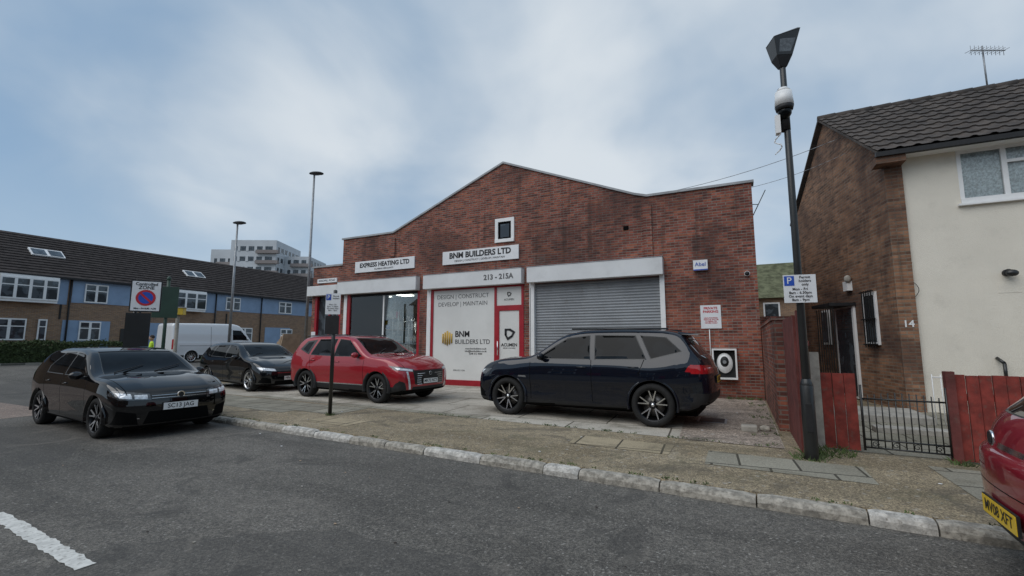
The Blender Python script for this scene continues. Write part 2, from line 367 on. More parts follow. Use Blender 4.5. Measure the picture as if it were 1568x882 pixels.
strip(1.9,4.5,.9,2.2,'slab'); strip(-8.6,-7.4,1.3,2.3,'slab'); strip(-12,-4.6,2.35,2.62,'slab')
fl.build('paving_slabs',clean=False)
mk=MB()
def dash(x0,x1,y,w):
    n=40; a=[];b=[]
    for i in range(n+1):
        x=x0+(x1-x0)*i/n; a.append((x,y-.06*(x-x0)-w/2+random.uniform(-.012,.012),.0085)); b.append((x,y-.06*(x-x0)+w/2+random.uniform(-.012,.012),.0085))
    vs=a+b; mk.add(vs,[(i,i+1,n+2+i,n+1+i) for i in range(n)],'mark')
dash(-6.15,-4.15,1.84,.12); dash(-12.4,-10.2,2.3,.12)
mk.build('road_marking',clean=False)
mh=MB(); mh.box(-.78,-.28,9.2,9.75,.112,.124,'steel'); mh.box(-.74,-.32,9.24,9.71,.124,.128,'plastic'); mh.build('drain_cover')
# ---------------------------------------------------------------- main building
Y=13.3; B=group('commercial_building',(-7,Y,0))
w=MB()
w.prism([(-14.2,3.43),(.5,3.43),(.5,5.76),(-2.2,5.76),(-6.9,7.62),(-11.6,5.70),(-14.2,5.70)],Y,Y+.3,'brick')
for a,b in ((-14.2,-14.02),(-10.3,-9.96),(-6.15,-5.94),(-1.80,.5)): w.box(a,b,Y,Y+.3,.0,3.43,'brick')
w.box(.2,.5,Y+.3,Y+22,0,5.6,'brick'); w.box(-14.2,-13.9,Y+.3,Y+22,0,5.6,'brick')
w.box(-2.32,-2.08,Y-.05,Y,3.96,5.5,'brick'); w.box(-11.75,-11.5,Y-.05,Y,4.8,5.5,'brick')
w.box(-15.9,-14.2,Y+.05,Y+.35,3.45,4.66,'brick'); w.box(-15.9,-15.72,Y+.05,Y+.35,0,3.45,'brick'); w.box(-15.9,-15.6,Y+.35,Y+12,0,4.6,'brick')
w.build('brick_walls',B)
r=MB()
r.poly([(.5,Y+.3,5.5),(.5,Y+22,5.5),(-2.2,Y+22,5.5),(-2.2,Y+.3,5.5)],'coping')
r.poly([(-2.2,Y+.3,5.5),(-2.2,Y+22,5.5),(-6.9,Y+22,7.3),(-6.9,Y+.3,7.3)],'rooft'); r.poly([(-11.6,Y+.3,5.5),(-11.6,Y+22,5.5),(-6.9,Y+22,7.3),(-6.9,Y+.3,7.3)],'rooft')
r.poly([(-14.2,Y+.3,5.5),(-14.2,Y+22,5.5),(-11.6,Y+22,5.5),(-11.6,Y+.3,5.5)],'coping'); r.poly([(-15.9,Y+.3,4.5),(-15.9,Y+12,4.5),(-14.2,Y+12,4.5),(-14.2,Y+.3,4.5)],'coping')
r.build('roof',B)
cp=MB()
prof=[(-14.26,5.70),(-11.6,5.70),(-11.15,5.885),(-6.9,7.62),(-2.55,5.87),(-2.2,5.77),(.56,5.77)]
for (x0,z0),(x1,z1) in zip(prof,prof[1:]):
    cp.hexa([(x0,Y-.05,z0),(x1,Y-.05,z1),(x1,Y+.36,z1),(x0,Y+.36,z0)],[(x0,Y-.05,z0+.065),(x1,Y-.05,z1+.065),(x1,Y+.36,z1+.065),(x0,Y+.36,z0+.065)],'coping')
cp.box(-15.95,-14.2,Y,Y+.4,4.66,4.73,'coping')
cp.build('coping',B)
fa=MB()
for a,b in ((-14.18,-10.3),(-9.98,-6.12),(-5.93,-1.80)):
    fa.box(a,b,Y-.26,Y-.002,3.44,3.93,'fascia'); fa.box(a-.01,b+.01,Y-.275,Y-.002,3.93,3.95,'coping')
fa.box(-15.95,-14.25,Y-.2,Y+.045,3.46,3.86,'fascia')
fa.build('shutter_boxes',B,bevel=.01)
sg=MB(); sg.box(-13.47,-10.55,Y-.05,Y,4.28,4.72,'signw'); sg.box(-9.30,-6.31,Y-.05,Y,4.28,4.75,'signw'); sg.box(-15.6,-14.5,Y-.0,Y+.05,4.0,4.17,'signw'); sg.build('fascia_signs',B,bevel=.006)
text('EXPRESS HEATING LTD',.235,(-12.0,Y-.053,4.545),'ink',B,bold=.008,name='express_heating_lettering')
text('PLUMBING MERCHANTS',.085,(-12.0,Y-.053,4.37),'ink',B)
text('BNM BUILDERS LTD',.275,(-7.8,Y-.053,4.575),'ink',B,bold=.01,name='bnm_builders_lettering')
text('DESIGN | CONSTRUCT | DEVELOP | MAINTAIN',.095,(-7.8,Y-.053,4.385),'ink',B)
text('WINDMILL ROAD',.12,(-15.05,Y-.003,4.085),'ink',B,name='road_name')
text('213 - 215A',.24,(-6.95,Y-.263,3.69),'inkg',B,bold=.008)
gw=MB()
gw.box(-7.19,-6.48,Y-.05,Y,5.58,5.70,'upvc'); gw.box(-7.19,-6.48,Y-.07,Y,4.88,4.99,'upvc'); gw.box(-7.19,-7.08,Y-.05,Y,4.99,5.58,'upvc'); gw.box(-6.59,-6.48,Y-.05,Y,4.99,5.58,'upvc')
gw.box(-7.08,-6.59,Y-.012,Y,4.99,5.58,'dark'); gw.box(-7.0,-6.67,Y-.02,Y-.012,5.05,5.5,'winglass'); gw.build('gable_window',B)
sh=MB(); z=.12; x0,x1=-5.78,-1.93; pr=[]
while z<3.44:
    pr+= [(Y+.094,z),(Y+.085,z+.012),(Y+.078,z+.037),(Y+.085,z+.062),(Y+.094,z+.070)]; z+=.085
vs=[(x0,a,b) for a,b in pr]+[(x1,a,b) for a,b in pr]; n=len(pr)
sh.add(vs,[(i,i+1,n+i+1,n+i) for i in range(n-1)],'shutter')
sh.box(-5.94,-5.78,Y-.03,Y+.2,.11,3.44,'upvc'); sh.box(-1.93,-1.80,Y-.03,Y+.2,.11,3.44,'upvc'); sh.box(x0,x1,Y+.05,Y+.13,.11,.2,'steel')
sh.box(-5.915,-5.90,Y-.034,Y-.03,.3,3.3,'plastic')
sh.build('roller_shutter',B)
sw=MB()
sw.box(-14.02,-13.86,Y-.02,Y+.08,.11,3.43,'upvc'); sw.box(-13.86,-13.72,Y+.0,Y+.12,.11,3.43,'red'); sw.box(-10.40,-10.3,Y+.0,Y+.12,.11,3.43,'red')
sw.box(-13.72,-10.40,Y+.02,Y+.1,.11,.55,'red'); sw.box(-13.72,-10.40,Y+.02,Y+.1,3.34,3.43,'plastic')
sw.box(-12.05,-11.99,Y+.03,Y+.09,.55,3.34,'upvc')
sw.build('shop_window_frame',B)
g=MB(); g.box(-13.72,-12.05,Y+.055,Y+.062,.55,3.34,'shopglass'); g.box(-11.99,-10.40,Y+.055,Y+.062,.55,3.34,'shopglass'); g.build('shop_window_glass',B)
it=MB()
it.box(-15.5,-10.2,Y+3.4,Y+3.5,.1,3.5,'intw'); it.box(-13.9,-10.2,Y+.3,Y+3.4,.05,.13,'intw'); it.box(-13.9,-10.2,Y+.3,Y+3.4,3.50,3.56,'intw'); it.box(-10.25,-10.18,Y+.3,Y+3.4,.1,3.5,'intw'); it.box(-13.89,-13.84,Y+.31,Y+3.4,.1,3.5,'intw')
for k in range(3): it.box(-13.4+k*1.15,-12.9+k*1.15,Y+1.0,Y+1.5,3.44,3.46,'lit')
for zz in (.6,1.1,1.6,2.1,2.6):
    it.box(-13.84,-13.45,Y+.45,Y+3.3,zz,zz+.03,'timber')
    yy=Y+.5
    while yy<Y+3.2:
        w_=random.uniform(.1,.3); it.box(-13.82,-13.82+random.uniform(.15,.33),yy,yy+w_,zz+.03,zz+random.uniform(.12,.42),random.choice(['intl','timber','blue','plastic','intl','inkr','steel'])); yy+=w_+random.uniform(.03,.15)
    xx=-13.4
    while xx<-10.5:
        w_=random.uniform(.1,.35); it.box(xx,xx+w_,Y+3.05,Y+3.35,zz+.03,zz+random.uniform(.12,.42),random.choice(['intl','timber','plastic','intl','grey','steel'])); xx+=w_+random.uniform(.04,.2)
for k in range(9):
    x=-13.2+k*.33; y=Y+random.uniform(.6,2.4)
    if k%3==0: it.box(x,x+.28,y,y+.35,.13,random.uniform(.7,1.4),'intl')
    else:
        it.cyl((x,y,.13),(x,y,2.5),.02,.02,'chrome',8); it.cyl((x,y,2.45),(x+.05,y-.3,2.45),.015,.015,'chrome',8); it.cyl((x+.05,y-.3,2.4),(x+.05,y-.3,2.43),.11,.11,'chrome',14)
for k in range(9):
    xa=-11.9+.17*k; it.cyl((xa,Y+.4+.05*(k%3),.55),(xa+.1*math.sin(k*2.1),Y+.45,2.5+.3*math.sin(k)),.012,.012,'intl',6)
for k in range(3): it.box(-11.5,-10.6,Y+.6,Y+1.0,.9+.6*k,.93+.6*k,'intl')
for k in range(7): it.sph((-11.8+.2*k,Y+.55,.85+.25*(k%4)),(.07,.07,.1),'intl',8)
it.build('shop_interior',B)
vf=MB()
vf.box(-9.96,-9.80,Y-.02,Y+.08,.11,3.44,'upvc'); vf.box(-9.80,-9.70,Y,Y+.12,.11,3.43,'red'); vf.box(-6.23,-6.15,Y-.02,Y+.12,.11,3.43,'red')
vf.box(-9.70,-6.23,Y+.01,Y+.1,.11,.30,'red'); vf.box(-9.70,-6.23,Y+.01,Y+.1,3.38,3.43,'red')
vf.box(-9.70,-7.23,Y+.03,Y+.05,.30,3.38,'vinyl'); vf.box(-7.23,-7.15,Y,Y+.1,.30,3.38,'red')
vf.box(-7.15,-6.23,Y+.03,Y+.05,2.77,3.38,'vinyl'); vf.box(-7.15,-6.23,Y,Y+.1,2.70,2.77,'red')
vf.box(-7.15,-7.05,Y-.0,Y+.09,.30,2.70,'red'); vf.box(-6.32,-6.23,Y,Y+.09,.30,2.70,'red'); vf.box(-7.05,-6.32,Y,Y+.09,2.60,2.70,'red'); vf.box(-7.05,-6.32,Y,Y+.09,.30,.42,'red')
vf.box(-7.05,-6.32,Y+.03,Y+.05,.42,2.60,'vinyl'); vf.cyl((-7.08,Y-.05,1.15),(-7.08,Y-.05,1.6),.015,.015,'chrome',8)
vf.build('shopfront',B)
text('DESIGN | CONSTRUCT',.205,(-8.5,Y+.026,3.14),'inkg',B,bold=-.001); text('DEVELOP | MAINTAIN',.205,(-8.5,Y+.026,2.88),'inkg',B,bold=-.001)
text('BNM',.28,(-8.78,Y+.026,1.84),'ink',B,al='LEFT',bold=.006,name='logo_lettering'); text('BUILDERS LTD',.215,(-8.78,Y+.026,1.58),'inkg',B,al='LEFT',bold=.002)
text('www.bnmbuilders.co.uk\ninfo@bnmbuilders.co.uk\n0208 313 4000',.085,(-7.95,Y+.026,1.27),'ink',B)
lg=MB(); 
for k in range(5): lg.cyl((-9.27+.09*k,Y+.02,1.47+.035*abs(k-2)),(-9.27+.09*k,Y+.02,1.96-.05*abs(k-2)),.030,.030,'gold',8)
for a in range(3):
    for cx,cz,q_ in ((-6.69,1.85,1.0),(-6.69,3.14,.42)):
        T=Matrix.Translation((cx,Y+.02,cz))@Matrix.Rotation(R(120*a),4,'Y')@Matrix.Scale(q_,4); lg.box(-.16,.05,-.008,.008,.10,.16,'ink',T); lg.box(-.16,-.09,-.008,.008,-.05,.10,'ink',T)
lg.build('logos',B)
text('ACUMEN',.14,(-6.69,Y+.026,1.48),'ink',B,bold=.003); text('ACUMEN',.09,(-6.69,Y+.026,2.96),'ink',B); text('DESIGN AND BUILD',.05,(-6.69,Y+.026,1.38),'ink',B)
text('0700 4211 1234',.07,(-8.6,Y+.026,.62),'inkg',B)
ls=MB(); ls.box(-15.72,-15.6,Y+.05,Y+.2,.11,3.46,'red'); ls.box(-14.32,-14.2,Y+.0,Y+.2,.11,3.46,'red'); ls.box(-15.6,-14.32,Y+.15,Y+.2,.11,.7,'red'); ls.box(-15.6,-14.32,Y+.16,Y+.18,.7,3.46,'winglass'); ls.box(-14.98,-14.92,Y+.1,Y+.2,.7,3.46,'red')
ls.box(-14.6,-14.38,Y-.02,Y,1.6,2.1,'signw'); ls.box(-15.85,-15.62,Y+.03,Y+.05,1.6,2.0,'signw'); ls.build('side_shopfront',B)
text('PRIVATE\nPARKING\nNO\nENTRY',.045,(-14.49,Y-.023,1.85),'inkr',B,bold=.002)
ab=MB(); ab.box(-1.02,-.66,Y-.10,Y,3.50,3.78,'signw'); ab.box(-1.02,-.66,Y-.104,Y-.10,3.50,3.53,'blue'); ab.cyl((.27,Y-.1,3.33),(.27,Y,3.36),.07,.05,'signw'); ab.sph((.27,Y-.13,3.33),(.055,.055,.055),'plastic'); ab.box(-2.9,-2.75,Y-.02,Y,4.85,4.97,'dark')
ab.build('alarm_box',B,bevel=.012); text('Abel',.15,(-.84,Y-.107,3.66),'blue',B)
ps=MB(); ps.box(-.90,-.40,Y-.02,Y,1.93,2.55,'signw'); pg=group('parking_sign',(-.65,Y,2.2)); ps.build('sign_plate',pg)
text('PRIVATE\nPARKING',.09,(-.65,Y-.022,2.42),'inkr',pg,bold=.003,ext=.001); text('UNAUTHORISED\nVEHICLES WILL BE\nCLAMPED OR\nTOWED AWAY',.045,(-.65,Y-.022,2.14),'inkr',pg,bold=.001,ext=.001)
ev=group('ev_charger',(-.35,Y,1)); e=MB()
e.box(-.66,-.62,Y-.24,Y,.62,1.40,'upvc'); e.box(-.12,-.08,Y-.24,Y,.62,1.40,'upvc'); e.box(-.62,-.12,Y-.24,Y,1.36,1.40,'upvc'); e.box(-.62,-.12,Y-.24,Y,.62,.66,'upvc'); e.box(-.62,-.12,Y-.05,Y,.66,1.36,'plastic')
e.sph((-.37,Y-.13,1.03),(.19,.10,.26),'upvc',20); e.sph((-.37,Y-.19,1.06),(.11,.06,.15),'plastic',16); e.cyl((-.37,Y-.27,1.06),(-.37,Y-.2,1.06),.045,.045,'steel',12)
e.cyl((-.7,Y-.03,1.15),(-.7,Y-.03,1.9),.012,.012,'upvc',6); e.build('charger_unit',ev)
an=group('wall_bracket',(.55,Y+.1,5.2)); a=MB(); a.cyl((.5,Y+.1,4.9),(.82,Y+.1,5.55),.012,.012,'black',6); a.cyl((.5,Y+.1,5.2),(.64,Y+.1,5.18),.010,.010,'black',6); a.build('bracket_arms',an)
cb=MB()
def cable(a,b,sag,r=.008):
    a=Vector(a);b=Vector(b);p=a
    for i in range(1,15):
        t=i/14; q=a.lerp(b,t)-Vector((0,0,sag*4*t*(1-t))); cb.cyl(p,q,r,r,'steel',5); p=q
cable((-2.3,Y+.2,5.85),(3.2,14.5,7.2),.2); cable((.5,Y+.2,5.7),(3.0,14.2,6.6),.1,.006)
cb.build('overhead_cable')
# ---------------------------------------------------------------- boundary wall + fences
bw=MB(); bw.box(.52,.74,8.9,Y+.2,.0,1.93,'brick'); bw.box(.50,.76,8.88,Y+.2,1.93,1.99,'brick'); bw.build('brick_wall')
fs=group('wooden_fence',(.7,8,0)); f=MB()
yy=7.25
while yy<8.85:
    f.box(.66,.69,yy,yy+.115,.12,1.92+random.uniform(-.015,.015),'darkred'); yy+=.125
f.box(.69,.74,7.25,8.85,.5,.58,'darkred'); f.box(.69,.74,7.25,8.85,1.55,1.63,'darkred'); f.box(.69,.79,7.12,7.24,.12,1.98,'darkred'); f.build('boards',fs)
sf=group('wooden_fence',(1.0,13,0)); f=MB(); yy=9.0
while yy<19:
    f.box(.95,.98,yy,yy+.14,.12,1.9+random.uniform(-.02,.02),'darkred'); yy+=.15
f.box(.98,1.03,9,19,.6,.68,'darkred'); f.box(.98,1.03,9,19,1.5,1.58,'darkred')
f.build('boards',sf)
lf=group('garden_fence',(1.2,7.55,0)); f=MB()
def panel(x0,x1,y0,y1,zt):
    n=int((x1-x0)/.115); 
    for i in range(n):
        a=x0+(x1-x0)*i/n; b=x0+(x1-x0)*(i+1)/n-.008; ya=y0+(y1-y0)*i/n; yb=y0+(y1-y0)*(i+1)/n
        z=zt+random.uniform(-.008,.008); o=.012*(i%2)
        f.hexa([(a,ya-o,.14),(b,yb-o,.14),(b,yb+.02,.14),(a,ya+.02,.14)],[(a,ya-o,z),(b,yb-o,z),(b,yb+.02,z),(a,ya+.02,z)],'redwood')
panel(.98,1.37,7.66,7.62,1.14); f.box(.86,.97,7.6,7.72,.1,1.42,'conc'); f.build('panel',lf)
f=MB(); lf2=group('garden_fence',(3.5,7.45,0)); panel(2.32,5.6,7.5,7.3,1.16); f.box(2.3,5.6,7.53,7.58,.85,.93,'redwood'); f.box(2.24,2.33,7.46,7.56,.1,1.2,'darkred'); f.build('panel',lf2)
ig=group('garden_gate',(1.8,7.5,0)); f=MB()
ga,gb=1.40,2.24
for z in (.20,.30,.82): f.cyl((ga,7.58,z),(gb,7.5,z),.011,.011,'black',8)
f.cyl((ga,7.58,.16),(ga,7.58,1.0),.015,.015,'black',8); f.cyl((gb,7.5,.16),(gb,7.5,1.0),.015,.015,'black',8)
for i in range(1,12):
    t=i/12; x=ga+(gb-ga)*t; y=7.58-.08*t; f.cyl((x,y,.2),(x,y,.86+.05*math.sin(t*math.pi)),.007,.007,'black',6)
for i in range(4):
    cx=ga+(gb-ga)*(i+.5)/4; p=None
    for k in range(13):
        th=k/12*math.pi*2.6; rr=.04*(1-k/16); q=(cx+rr*math.cos(th),7.535,.25+rr*math.sin(th))
        if p: f.cyl(p,q,.005,.005,'black',5)
        p=q
f.build('ironwork',ig)
flat('garden_path',[(.8,7.7),(6.5,7.5),(6.5,12.6),(3.2,12.6),(1.2,12.6),(1.0,19),(.8,19)],.117,'slab')
st=MB(); st.box(1.35,3.0,10.6,12.0,.112,.24,'conc'); st.box(1.9,3.1,9.4,9.7,.112,.2,'conc'); st.box(3.0,6.5,9.2,9.35,.112,.3,'conc'); st.build('garden_steps',bevel=.01)
rl=group('garden_railing',(3.4,10.5,0)); f=MB()
for i in range(8): f.cyl((3.0+.12*i,10.6,.12),(3.0+.12*i,10.6,1.0),.008,.008,'upvc',6)
f.cyl((3.0,10.6,.95),(3.9,10.6,.95),.012,.012,'upvc',6); f.build('rails',rl)
# ---------------------------------------------------------------- right house
H=group('brick_house',(5,15,0)); h=MB()
P0=(3.1,12.6);P1=(1.95,18.0);PR=(2.53,15.3)
h.poly([(P0[0],P0[1],0),(P1[0],P1[1],0),(P1[0],P1[1],5.75),(PR[0],PR[1],7.95),(P0[0],P0[1],5.85)],'brick_br')
h.box(3.1,3.42,12.53,12.75,0,5.83,'brick_br'); 
h.poly([(1.95,18,0),(12,18.0,0),(12,18,5.75),(1.95,18,5.75)],'brick_br')
h.build('brick_walls',H,clean=False)
h=MB()
def wallholes(b,x0,x1,z0,z1,y,holes,m):
    xs=sorted({x0,x1}|{v for hh in holes for v in hh[:2]}); zs=sorted({z0,z1}|{v for hh in holes for v in hh[2:]})
    for a,c in zip(xs,xs[1:]):
        for d,e in zip(zs,zs[1:]):
            if any(a>=q[0]-1e-6 and c<=q[1]+1e-6 and d>=q[2]-1e-6 and e<=q[3]+1e-6 for q in holes): continue
            b.poly([(a,y,d),(c,y,d),(c,y,e),(a,y,e)],m)
    for q in holes:
        for s in ([(q[0],q[2]),(q[0],q[3])],[(q[1],q[2]),(q[1],q[3])],[(q[0],q[2]),(q[1],q[2])],[(q[0],q[3]),(q[1],q[3])]):
            b.poly([(s[0][0],y,s[0][1]),(s[1][0],y,s[1][1]),(s[1][0],y+.12,s[1][1]),(s[0][0],y+.12,s[0][1])],m)
wallholes(h,3.42,12,0,5.85,12.6,[(4.35,6.55,4.45,5.62),(5.3,7.3,1.1,2.5)],'render'); h.build('rendered_front',H,clean=False)
h=MB()
def upvcwin(b,x0,x1,z0,z1,y,nx,curt=True,top=None):
    f=.07; b.box(x0,x1,y-.03,y+.05,z0-.05,z0+f,'upvc'); b.box(x0,x1,y-.01,y+.05,z1-f,z1,'upvc')
    b.box(x0-.06,x1+.06,y-.09,y+.02,z0-.09,z0-.05,'upvc')
    w_=(x1-x0)/nx
    for i in range(nx+1):
        xx=x0+w_*i; b.box(max(x0,xx-f*.6),min(x1,xx+f*.6) if i else x0+f,y-.01,y+.05,z0+f,z1-f,'upvc')
    for i in range(nx):
        a=x0+w_*i+f*.6; c=x0+w_*(i+1)-f*.6
        if i%2==1: b.box(a,c,y-.015,y+.05,z0+(z1-z0)*.66,z0+(z1-z0)*.66+.06,'upvc')
        b.box(a,c,y+.03,y+.036,z0+f,z1-f,'curtglass' if curt else 'winglass')
    if curt:
        n=90; vs=[(x0+(x1-x0)*i/n,y+.075+.014*math.sin(i*1.3+.6*math.sin(i*.4)),z) for z in (z0,z1) for i in range(n+1)]
        b.add(vs,[(i,i+1,n+2+i,n+1+i) for i in range(n)],'net',True)
upvcwin(h,4.35,6.55,4.5,5.62,12.6,3); upvcwin(h,5.3,7.3,1.15,2.5,12.6,3)
h.build('windows',H,clean=False)
dv=Vector((P1[0]-P0[0],P1[1]-P0[1],0)).normalized(); nv=Vector((-dv.y,dv.x,0))
if nv.x>0: nv=-nv
TS=Matrix.Translation((P0[0],P0[1],0))@Matrix(((dv.x,nv.x,0,0),(dv.y,nv.y,0,0),(0,0,1,0),(0,0,0,1)))
h=MB()
h.box(.75,1.35,.005,.05,1.5,2.75,'upvc',TS); h.box(.82,1.28,.05,.055,1.57,2.68,'winglass',TS)
for i in range(5): h.box(.80+i*.11,.82+i*.11,.09,.11,1.45,2.8,'black',TS)
for z in (1.5,2.1,2.75): h.box(.72,1.35,.085,.115,z,z+.03,'black',TS)
h.box(1.85,2.95,.005,.06,.14,2.55,'upvc',TS); h.box(1.95,2.85,.06,.065,.2,2.45,'winglass',TS)
for i in range(8): h.box(1.85+i*.15,1.87+i*.15,.5,.52,.14,2.45,'black',TS)
h.box(1.8,3.0,.0,.6,2.5,2.58,'plastic',TS); h.box(1.9,2.15,.005,.12,2.9,3.15,'upvc',TS); h.sph((1.9,.1,3.2),(.08,.08,.1),'conc',T=TS)
h.box(3.4,3.9,.005,.06,1.5,2.5,'upvc',TS); h.box(3.46,3.84,.06,.065,1.56,2.44,'winglass',TS)
h.build('side_openings',H)
def tiled(b,a,c,d,e,m,rows,cols):
    a,c,d,e=map(Vector,(a,c,d,e)); nrm=(c-a).cross(e-a).normalized(); 
    if nrm.z<0: nrm=-nrm
    vs=[]; per=6; N=cols*per
    for r_ in range(rows):
        for lip in (0,1):
            t=(r_+lip)/rows
            for i in range(N+1):
                s_=i/N; p=a.lerp(c,s_).lerp(e.lerp(d,s_),t); hgt=(.035 if lip==0 else .0)+.03*max(0,math.sin(2*math.pi*i/per))
                vs.append(p+nrm*(hgt+.01))
    fs=[]
    W_=N+1
    for k in range(rows*2-1):
        for i in range(N): fs.append((k*W_+i,k*W_+i+1,(k+1)*W_+i+1,(k+1)*W_+i))
    b.add(vs,fs,m,False)
h=MB()
tiled(h,(2.95,12.22,5.72),(12,12.22,5.72),(12,15.3,8.02),(2.38,15.3,8.02),'tile',11,30)
h.hexa([(2.95,12.22,5.66),(12,12.22,5.66),(12,15.3,7.96),(2.38,15.3,7.96)],[(2.95,12.22,5.72),(12,12.22,5.72),(12,15.3,8.02),(2.38,15.3,8.02)],'tile')
h.hexa([(1.8,18.35,5.6),(12,18.35,5.6),(12,15.3,7.96),(2.38,15.3,7.96)],[(1.8,18.35,5.66),(12,18.35,5.66),(12,15.3,8.02),(2.38,15.3,8.02)],'tile')
x=2.38
while x<12: h.cyl((x,15.3,8.01),(x+.43,15.3,8.015),.10,.11,'tile',10); x+=.42
h.build('tiled_roof',H)
h=MB(); h.box(2.9,12,12.14,12.25,5.60,5.70,'plastic'); h.box(3.0,12,12.26,12.6,5.62,5.66,'upvc'); h.box(2.9,3.42,12.2,12.6,5.45,5.62,'brick_br')
h.cyl((4.9,12.5,2.95),(4.9,12.6,2.95),.07,.07,'plastic'); h.sph((4.93,12.45,2.93),(.10,.06,.07),'black'); h.box(4.75,5.1,12.595,12.61,2.55,2.75,'render')
h.cyl((4.65,12.45,.8),(4.65,12.45,1.15),.03,.03,'black'); h.cyl((4.65,12.45,1.15),(4.6,12.59,1.25),.03,.03,'black')
h.build('gutter_and_fittings',H); text('14',.20,(3.26,12.52,1.95),'upvc',H,bold=.004)
h=MB(); p=None
for k in range(12):
    q=(3.40+.10*math.sin(k*.6),12.55,2.5+.07*k); 
    if p: h.cyl(p,q,.006,.006,'plastic',5)
    p=q
h.build('loose_cable',H)
ae=group('tv_aerial',(6.05,15.3,8)); h=MB(); h.cyl((6.05,15.3,8),(6.05,15.3,9.2),.02,.02,'steel',8); h.cyl((5.75,15.1,9.05),(6.55,15.5,9.05),.012,.012,'steel',6)
for i in range(9): 
    x=5.75+i*.095; h.cyl((x-.08,15.1+i*.048+.1,9.05),(x+.08,15.1+i*.048-.1,9.05),.006,.006,'steel',5); h.cyl((x,15.1+i*.048,8.92),(x,15.1+i*.048,9.18),.006,.006,'steel',5)
h.build('aerial',ae)
fh=group('brick_house',(3,38,0)); h=MB(); h.box(-4,9,36,44,0,4.6,'brick_t'); h.prism([(35.6,4.6),(44.4,4.6),(40,7.6)],-4.3,9.3,'mossroof','x'); h.box(1.6,2.6,35.95,36,3.2,4.3,'upvc'); h.box(1.7,2.5,35.93,35.95,3.3,4.2,'winglass'); h.build('walls_and_roof',fh)
gwl=MB(); gwl.box(.7,2.0,21,21.2,0,2.6,'brick'); gwl.build('garden_wall')
ah=group('terraced_houses',(-8,-14,0)); h=MB(); h.box(-30,22,-19,-11,0,5.4,'brick_br'); h.prism([(-19.5,5.4),(-10.6,5.4),(-15,7.9)],-30.3,22.3,'rooft','x')
x=-29
while x<20:
    h.box(x,x+1.8,-10.99,-10.93,3.4,4.7,'upvc'); h.box(x+.1,x+.85,-10.93,-10.92,3.5,4.6,'winglass'); h.box(x+.95,x+1.7,-10.93,-10.92,3.5,4.6,'winglass')
    h.box(x,x+1.8,-10.99,-10.93,.9,2.3,'upvc'); h.box(x+.1,x+.85,-10.93,-10.92,1.0,2.2,'winglass'); h.box(x+.95,x+1.7,-10.93,-10.92,1.0,2.2,'winglass')
    h.box(x+2.6,x+3.5,-10.99,-10.93,.1,2.2,'red'); x+=5.2
h.build('walls_roof_windows',ah)
# ---------------------------------------------------------------- terrace on the left
T=group('terraced_houses',(-40,20,.35)); t=MB(); TX=-37.3; g0=.3
t.box(-46,TX,-6,37,0,5.6,'brick_t')
t.prism([(-36.95,5.55),(-46.4,5.55),(-41.6,8.65)],-6.3,37.3,'rooft'); 
for k in range(1,16):
    s_=k/16; x=-36.95-4.65*s_; z=5.55+3.1*s_; t.box(x-.02,x+.05,-6.3,37.3,z+.0,z+.035,'rooft')
t.box(TX,TX+.35,-6.3,37.3,5.45,5.57,'plastic')
t.build('walls_and_roof',T)
t=MB()
def twin(y0,y1,z0,z1,bay=False,nx=2,out=.03):
    x=TX+out
    if bay: t.box(TX,TX+.5,y0,y1,z0-.15,z1+.15,'upvc'); x=TX+.5
    t.box(x,x+.06,y0,y1,z0,z1,'upvc')
    for i in range(nx):
        a=y0+(y1-y0)*i/nx+.07; b=y0+(y1-y0)*(i+1)/nx-.07
        t.box(x+.06,x+.065,a,b,z0+.08,z0+(z1-z0)*.62,'winglass'); t.box(x+.06,x+.065,a,b,z0+(z1-z0)*.62+.06,z1-.08,'winglass')
for y0,y1,za,zb in ((3,9.6,3.9,5.45),(9.6,13.1,3.9,5.45),(13.3,16.9,4.05,5.45),(13.0,15.4,.3,2.95),(16.9,22.2,3.9,5.45),(16.8,19.0,.3,2.95),(22.2,26,4.1,5.45),(26,31,4.1,5.45),(31,36,4.1,5.45),(26.5,29,.3,2.9)):
    t.box(TX,TX+.025,y0,y1,za,zb,'tilebl')
twin(7.4,9.3,4.1,5.3,True,3); twin(10.0,12.5,4.05,5.3,True,4); twin(13.9,15.1,4.1,5.3); twin(18.9,21.1,4.05,5.3,True,3); twin(22.9,24.1,4.2,5.25); twin(27.7,29,4.2,5.25); twin(31.5,33,4.2,5.25)
twin(10.0,11.4,1.7,2.95); twin(11.9,12.3,1.7,2.95,False,1); twin(13.8,14.9,1.7,2.9); twin(20,21.4,1.7,2.9); twin(24,25.3,1.6,2.8); twin(7,9,1.7,2.9); twin(28,29.2,1.6,2.8)
t.box(TX,TX+.06,22.4,23.2,.35,2.5,'upvc'); t.box(TX,TX+.06,16.0,16.7,.35,2.5,'black')
for y in (13.2,17.0,22.1,26): t.cyl((TX+.08,y,.3),(TX+.08,y,5.5),.05,.05,'plastic',8)
for y in (12.8,23,33): t.box(TX+.0,TX+.06,y,y+.08,3.0,3.9,'plastic')
t.build('windows_and_panels',T)
t=MB()
